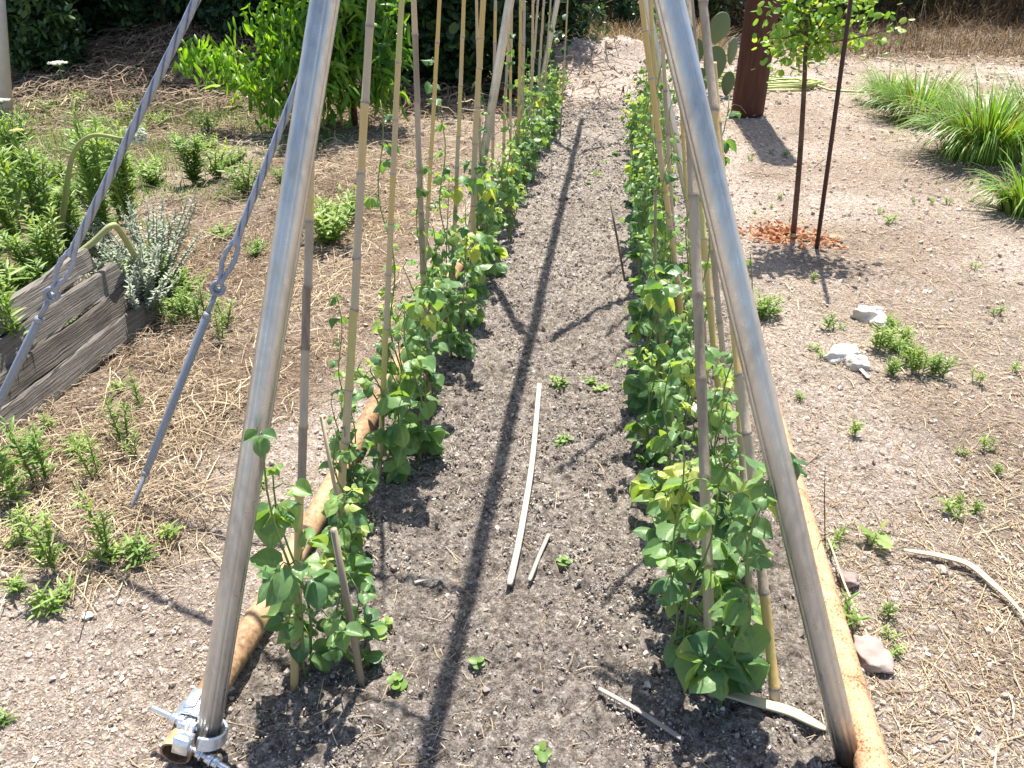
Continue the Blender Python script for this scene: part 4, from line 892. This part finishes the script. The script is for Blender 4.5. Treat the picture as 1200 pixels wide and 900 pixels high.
for k,(px_,py_,Y_) in enumerate([(330,60,7.0),(300,95,6.8),(265,70,7.0),(235,62,6.9),(345,100,7.0),(375,70,7.1),(400,95,7.1),(320,118,6.8),(360,25,7.1),(310,25,7.1),(285,80,6.9),(345,60,6.9),(440,110,7.2),(380,118,7.1)]):
    c_=rp(px_,py_,Y_); m_=70; P_=c_+rb.normal(size=(m_,3))*[.13,.13,.085]; D_=rb.normal(size=(m_,3))*[.7,.7,.5]+[0,0,-.9]
    pb.inst(PLEAF[0],PLEAF[1],basis(D_,rb.normal(size=(m_,3))*.6+[0,0,1])*rb.uniform(.08,.13,m_)[:,None,None],P_,np.clip(rb.normal(.62,.1)+rb.normal(size=m_)*.15,0,1))
    s0_=o0+[0,0,.5]; tb.tube(curve([s0_,(s0_+c_)/2+[0,0,.12],c_],10),np.linspace(.014,.004,len(curve([s0_,(s0_+c_)/2+[0,0,.12],c_],10))),6,.4)
pb.build('low_branch_leaves',M['peach'],peach,o0); tb.build('low_branch',M['bark'],peach,o0)
DK='dark evergreen shrubs behind the garden'
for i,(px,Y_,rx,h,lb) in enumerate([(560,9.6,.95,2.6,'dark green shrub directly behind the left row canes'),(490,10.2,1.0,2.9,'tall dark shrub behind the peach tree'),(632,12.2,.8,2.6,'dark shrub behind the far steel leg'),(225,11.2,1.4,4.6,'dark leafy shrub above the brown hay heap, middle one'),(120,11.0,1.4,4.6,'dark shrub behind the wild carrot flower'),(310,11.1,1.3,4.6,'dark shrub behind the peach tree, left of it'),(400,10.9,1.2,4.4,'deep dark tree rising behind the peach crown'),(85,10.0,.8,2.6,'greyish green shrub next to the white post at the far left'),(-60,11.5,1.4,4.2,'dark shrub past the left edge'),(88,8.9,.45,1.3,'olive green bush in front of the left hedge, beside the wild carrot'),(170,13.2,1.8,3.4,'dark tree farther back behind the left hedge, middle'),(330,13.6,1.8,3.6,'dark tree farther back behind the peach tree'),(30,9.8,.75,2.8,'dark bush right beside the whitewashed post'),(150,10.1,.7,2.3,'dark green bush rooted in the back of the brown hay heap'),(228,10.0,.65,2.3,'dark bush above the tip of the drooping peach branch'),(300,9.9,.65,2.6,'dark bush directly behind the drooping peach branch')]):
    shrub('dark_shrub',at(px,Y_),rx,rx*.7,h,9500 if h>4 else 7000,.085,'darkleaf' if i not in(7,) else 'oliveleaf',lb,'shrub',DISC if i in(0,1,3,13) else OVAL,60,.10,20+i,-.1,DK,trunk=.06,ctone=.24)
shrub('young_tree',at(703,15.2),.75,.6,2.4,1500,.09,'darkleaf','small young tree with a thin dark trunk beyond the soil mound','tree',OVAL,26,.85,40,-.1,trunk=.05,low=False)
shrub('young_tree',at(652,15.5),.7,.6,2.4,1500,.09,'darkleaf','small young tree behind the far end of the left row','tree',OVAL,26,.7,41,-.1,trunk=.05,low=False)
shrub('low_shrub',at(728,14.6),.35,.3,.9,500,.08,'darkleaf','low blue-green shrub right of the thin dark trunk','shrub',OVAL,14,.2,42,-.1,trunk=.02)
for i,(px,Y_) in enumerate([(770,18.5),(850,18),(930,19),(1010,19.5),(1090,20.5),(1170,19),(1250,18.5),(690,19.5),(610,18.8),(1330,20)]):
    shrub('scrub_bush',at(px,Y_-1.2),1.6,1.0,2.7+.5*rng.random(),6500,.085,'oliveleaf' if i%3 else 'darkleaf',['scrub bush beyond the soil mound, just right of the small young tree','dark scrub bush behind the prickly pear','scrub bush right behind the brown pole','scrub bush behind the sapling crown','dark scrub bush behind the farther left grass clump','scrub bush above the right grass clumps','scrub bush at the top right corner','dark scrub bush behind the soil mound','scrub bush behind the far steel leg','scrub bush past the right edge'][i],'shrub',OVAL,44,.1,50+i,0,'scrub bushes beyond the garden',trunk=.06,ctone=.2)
# dry standing grass beyond the garden: one mass
def drybelt(name,N,xf,yf,hf,label,mt='drygrass',wd=.006,tone=(.5,.22),mess=1.3):
    x=xf(N);y_=yf(N);h=hf(N,x,y_);z=H(x,y_);a=rng.uniform(0,6.28,N);ln=rng.uniform(.1,1,N)**1.5*h*mess; h=h*(1-.35*np.minimum(1,ln/(h+1e-6))); seg=3
    V=np.zeros((N,seg+1,2,3));w=rng.uniform(.5,1.4,N)*wd
    for s_ in range(seg+1):
        t=s_/seg; qx=x+np.cos(a)*ln*t*t;qy=y_+np.sin(a)*ln*t*t;qz=z+h*t*(1-.15*t); ww=w*(1-.7*t)
        V[:,s_,0]=np.stack([qx-np.sin(a)*ww,qy+np.cos(a)*ww,qz],1);V[:,s_,1]=np.stack([qx+np.sin(a)*ww,qy-np.cos(a)*ww,qz],1)
    f=np.array([(s_*2,s_*2+1,s_*2+3,s_*2+2) for s_ in range(seg)]);k=(seg+1)*2
    mb=MB();mb.add(V.reshape(-1,3),(f[None]+(np.arange(N)*k)[:,None,None]).reshape(-1,4),np.repeat(np.clip(rng.normal(*tone,N),0,1),k))
    return tag(mb.build(name,M[mt]),label,'grass',None,'stuff')
drybelt('dry_grass_belt',26000,lambda N:rng.uniform(-5,16,N),lambda N:rng.uniform(15.5,19.5,N)+rng.random(N)**3*2,lambda N,x,y:rng.uniform(.2,1.15,N)*sstep(14.8,18,y),'tangled dry grass and dead stems across the far edge',wd=.008,tone=(.16,.2),mess=1.8)
drybelt('dry_grass_bank',7000,lambda N:rng.uniform(-2.6,1.6,N),lambda N:rng.uniform(12.8,15.5,N),lambda N,x,y:rng.uniform(.15,.7,N),'dry yellow grass behind the soil mound',wd=.007,tone=(.62,.22))
drybelt('shaded_undergrowth',9000,lambda N:rng.uniform(-9,-2.2,N),lambda N:rng.uniform(10.3,12.5,N),lambda N,x,y:rng.uniform(.1,.7,N),'mixed dry undergrowth at the foot of the left hedge',wd=.006,tone=(.25,.22),mess=2.2)
_cx=rng.uniform(-6.5,-2.5,150);_cy=rng.uniform(3.9,9.0,150);_id=rng.integers(0,150,15000)
drybelt('green_grass_patch',15000,lambda N:_cx[_id]+rng.normal(size=N)*.13,lambda N:_cy[_id]+rng.normal(size=N)*.13,lambda N,x,y:rng.uniform(.03,.20,N)*(.4+.6*(x<-3.4)),'thin green grass and herbs growing at the far left of the garden',mt='weed',wd=.0035,tone=(.12,.22),mess=1.8)
straws('dead_grass_left',15000,lambda N:(rng.uniform(-7,-1.6,N),rng.uniform(4.3,9.3,N)),lambda x,y:np.clip(.5+2*fbm(x*1.1,y*1.1,61,3),.05,1),lambda n:.04+.25*rng.random(n),lambda n:.0011+.0014*rng.random(n),.05,'matted brown dead grass between the left weeds and the hay heap',lift=lambda x,y:.05+0*x,tone=lambda n:np.clip(rng.normal(.22,.25,n),0,1))
drybelt('dead_brush_right',9000,lambda N:rng.uniform(3.2,14,N),lambda N:rng.uniform(13.2,16,N),lambda N,x,y:rng.uniform(.05,.55,N)*sstep(12.8,15,y),'low brown dead brush at the far right edge of the ground',wd=.007,tone=(.14,.18),mess=2.5)
# white post
G=gp(3,140); mb=MB(); T=rp(-4,0,G[1]); mb.tube([G-[0,0,.1],T,G+(T-G)*2.4],[.075,.068,.06],14,.6,True,lambda th:1+.05*np.cos(4*th)); o=mb.build('whitewashed_trunk',M['white'],None,G); o.location=tuple(G); tag(o,'whitewashed post at the top left corner','post')
for o in bpy.data.objects:
    if '_u' in o: del o['_u']
# a weed is told apart by the landmark it stands nearest to
LM={'the sapling':(1.10,4.6),'the pair of white rocks':(1.13,2.98),'the farthest white rock':(1.2,3.35),'the big pinkish stone':tuple(gp(1016,772)[:2]),'the small grass clump':tuple(gp(1202,248)[:2]),'the brown pole':(1.34,8.5),
 'the kinked dry leaf':tuple(gp(1130,668)[:2]),'the thin dark twig':tuple(gp(968,640)[:2]),'the long grey cane strip':tuple(gp(612,600)[:2]),'the ground end of the guy rod':tuple(A2[:2]),'the near timber board end':(-2.0,1.9),
 'the far timber board end':(-2.15,3.15),'the left steel leg foot':tuple(l0[:2]),'the onion flower stalk':tuple(gp(68,300)[:2]),'the peach tree':tuple(peach.location[:2]),'the right steel leg foot':tuple(r0[:2])}
bk={}
for o in bpy.data.objects:
    if o.parent is None and o.get('category')=='weed':
        x,y=o.location[:2]; k=min(LM,key=lambda q:math.hypot(LM[q][0]-x,LM[q][1]-y)); dx=x-LM[k][0];dy=y-LM[k][1]
        dr=('right of' if dx>0 else 'left of') if abs(dx)>abs(dy) else ('beyond' if dy>0 else 'in front of')
        kd={'low_weed':'low leafy weed','tufted_weed':'tufted narrow-leaved weed','small_weed':'small green weed','leafy_weed':'bushy weed tuft','upright_weed':'upright narrow-leaved weed','tall_weed':'tall spiral-leaved weed','bushy_weed':'bushy weed','trailing_weed':'trailing weed'}[o.name.split('.')[0]]
        bk.setdefault((kd,dr,k),[]).append((math.hypot(dx,dy),o))
for (kd,dr,k),L_ in bk.items():
    L_.sort(key=lambda q:q[0])
    for i,(d_,o) in enumerate(L_):
        o['label']=(f'{kd} {dr} {k}' if len(L_)==1 else f'{kd} {dr} {k}, nearest' if i==0 else f'{kd} {dr} {k}, {ORD[i]} nearest')
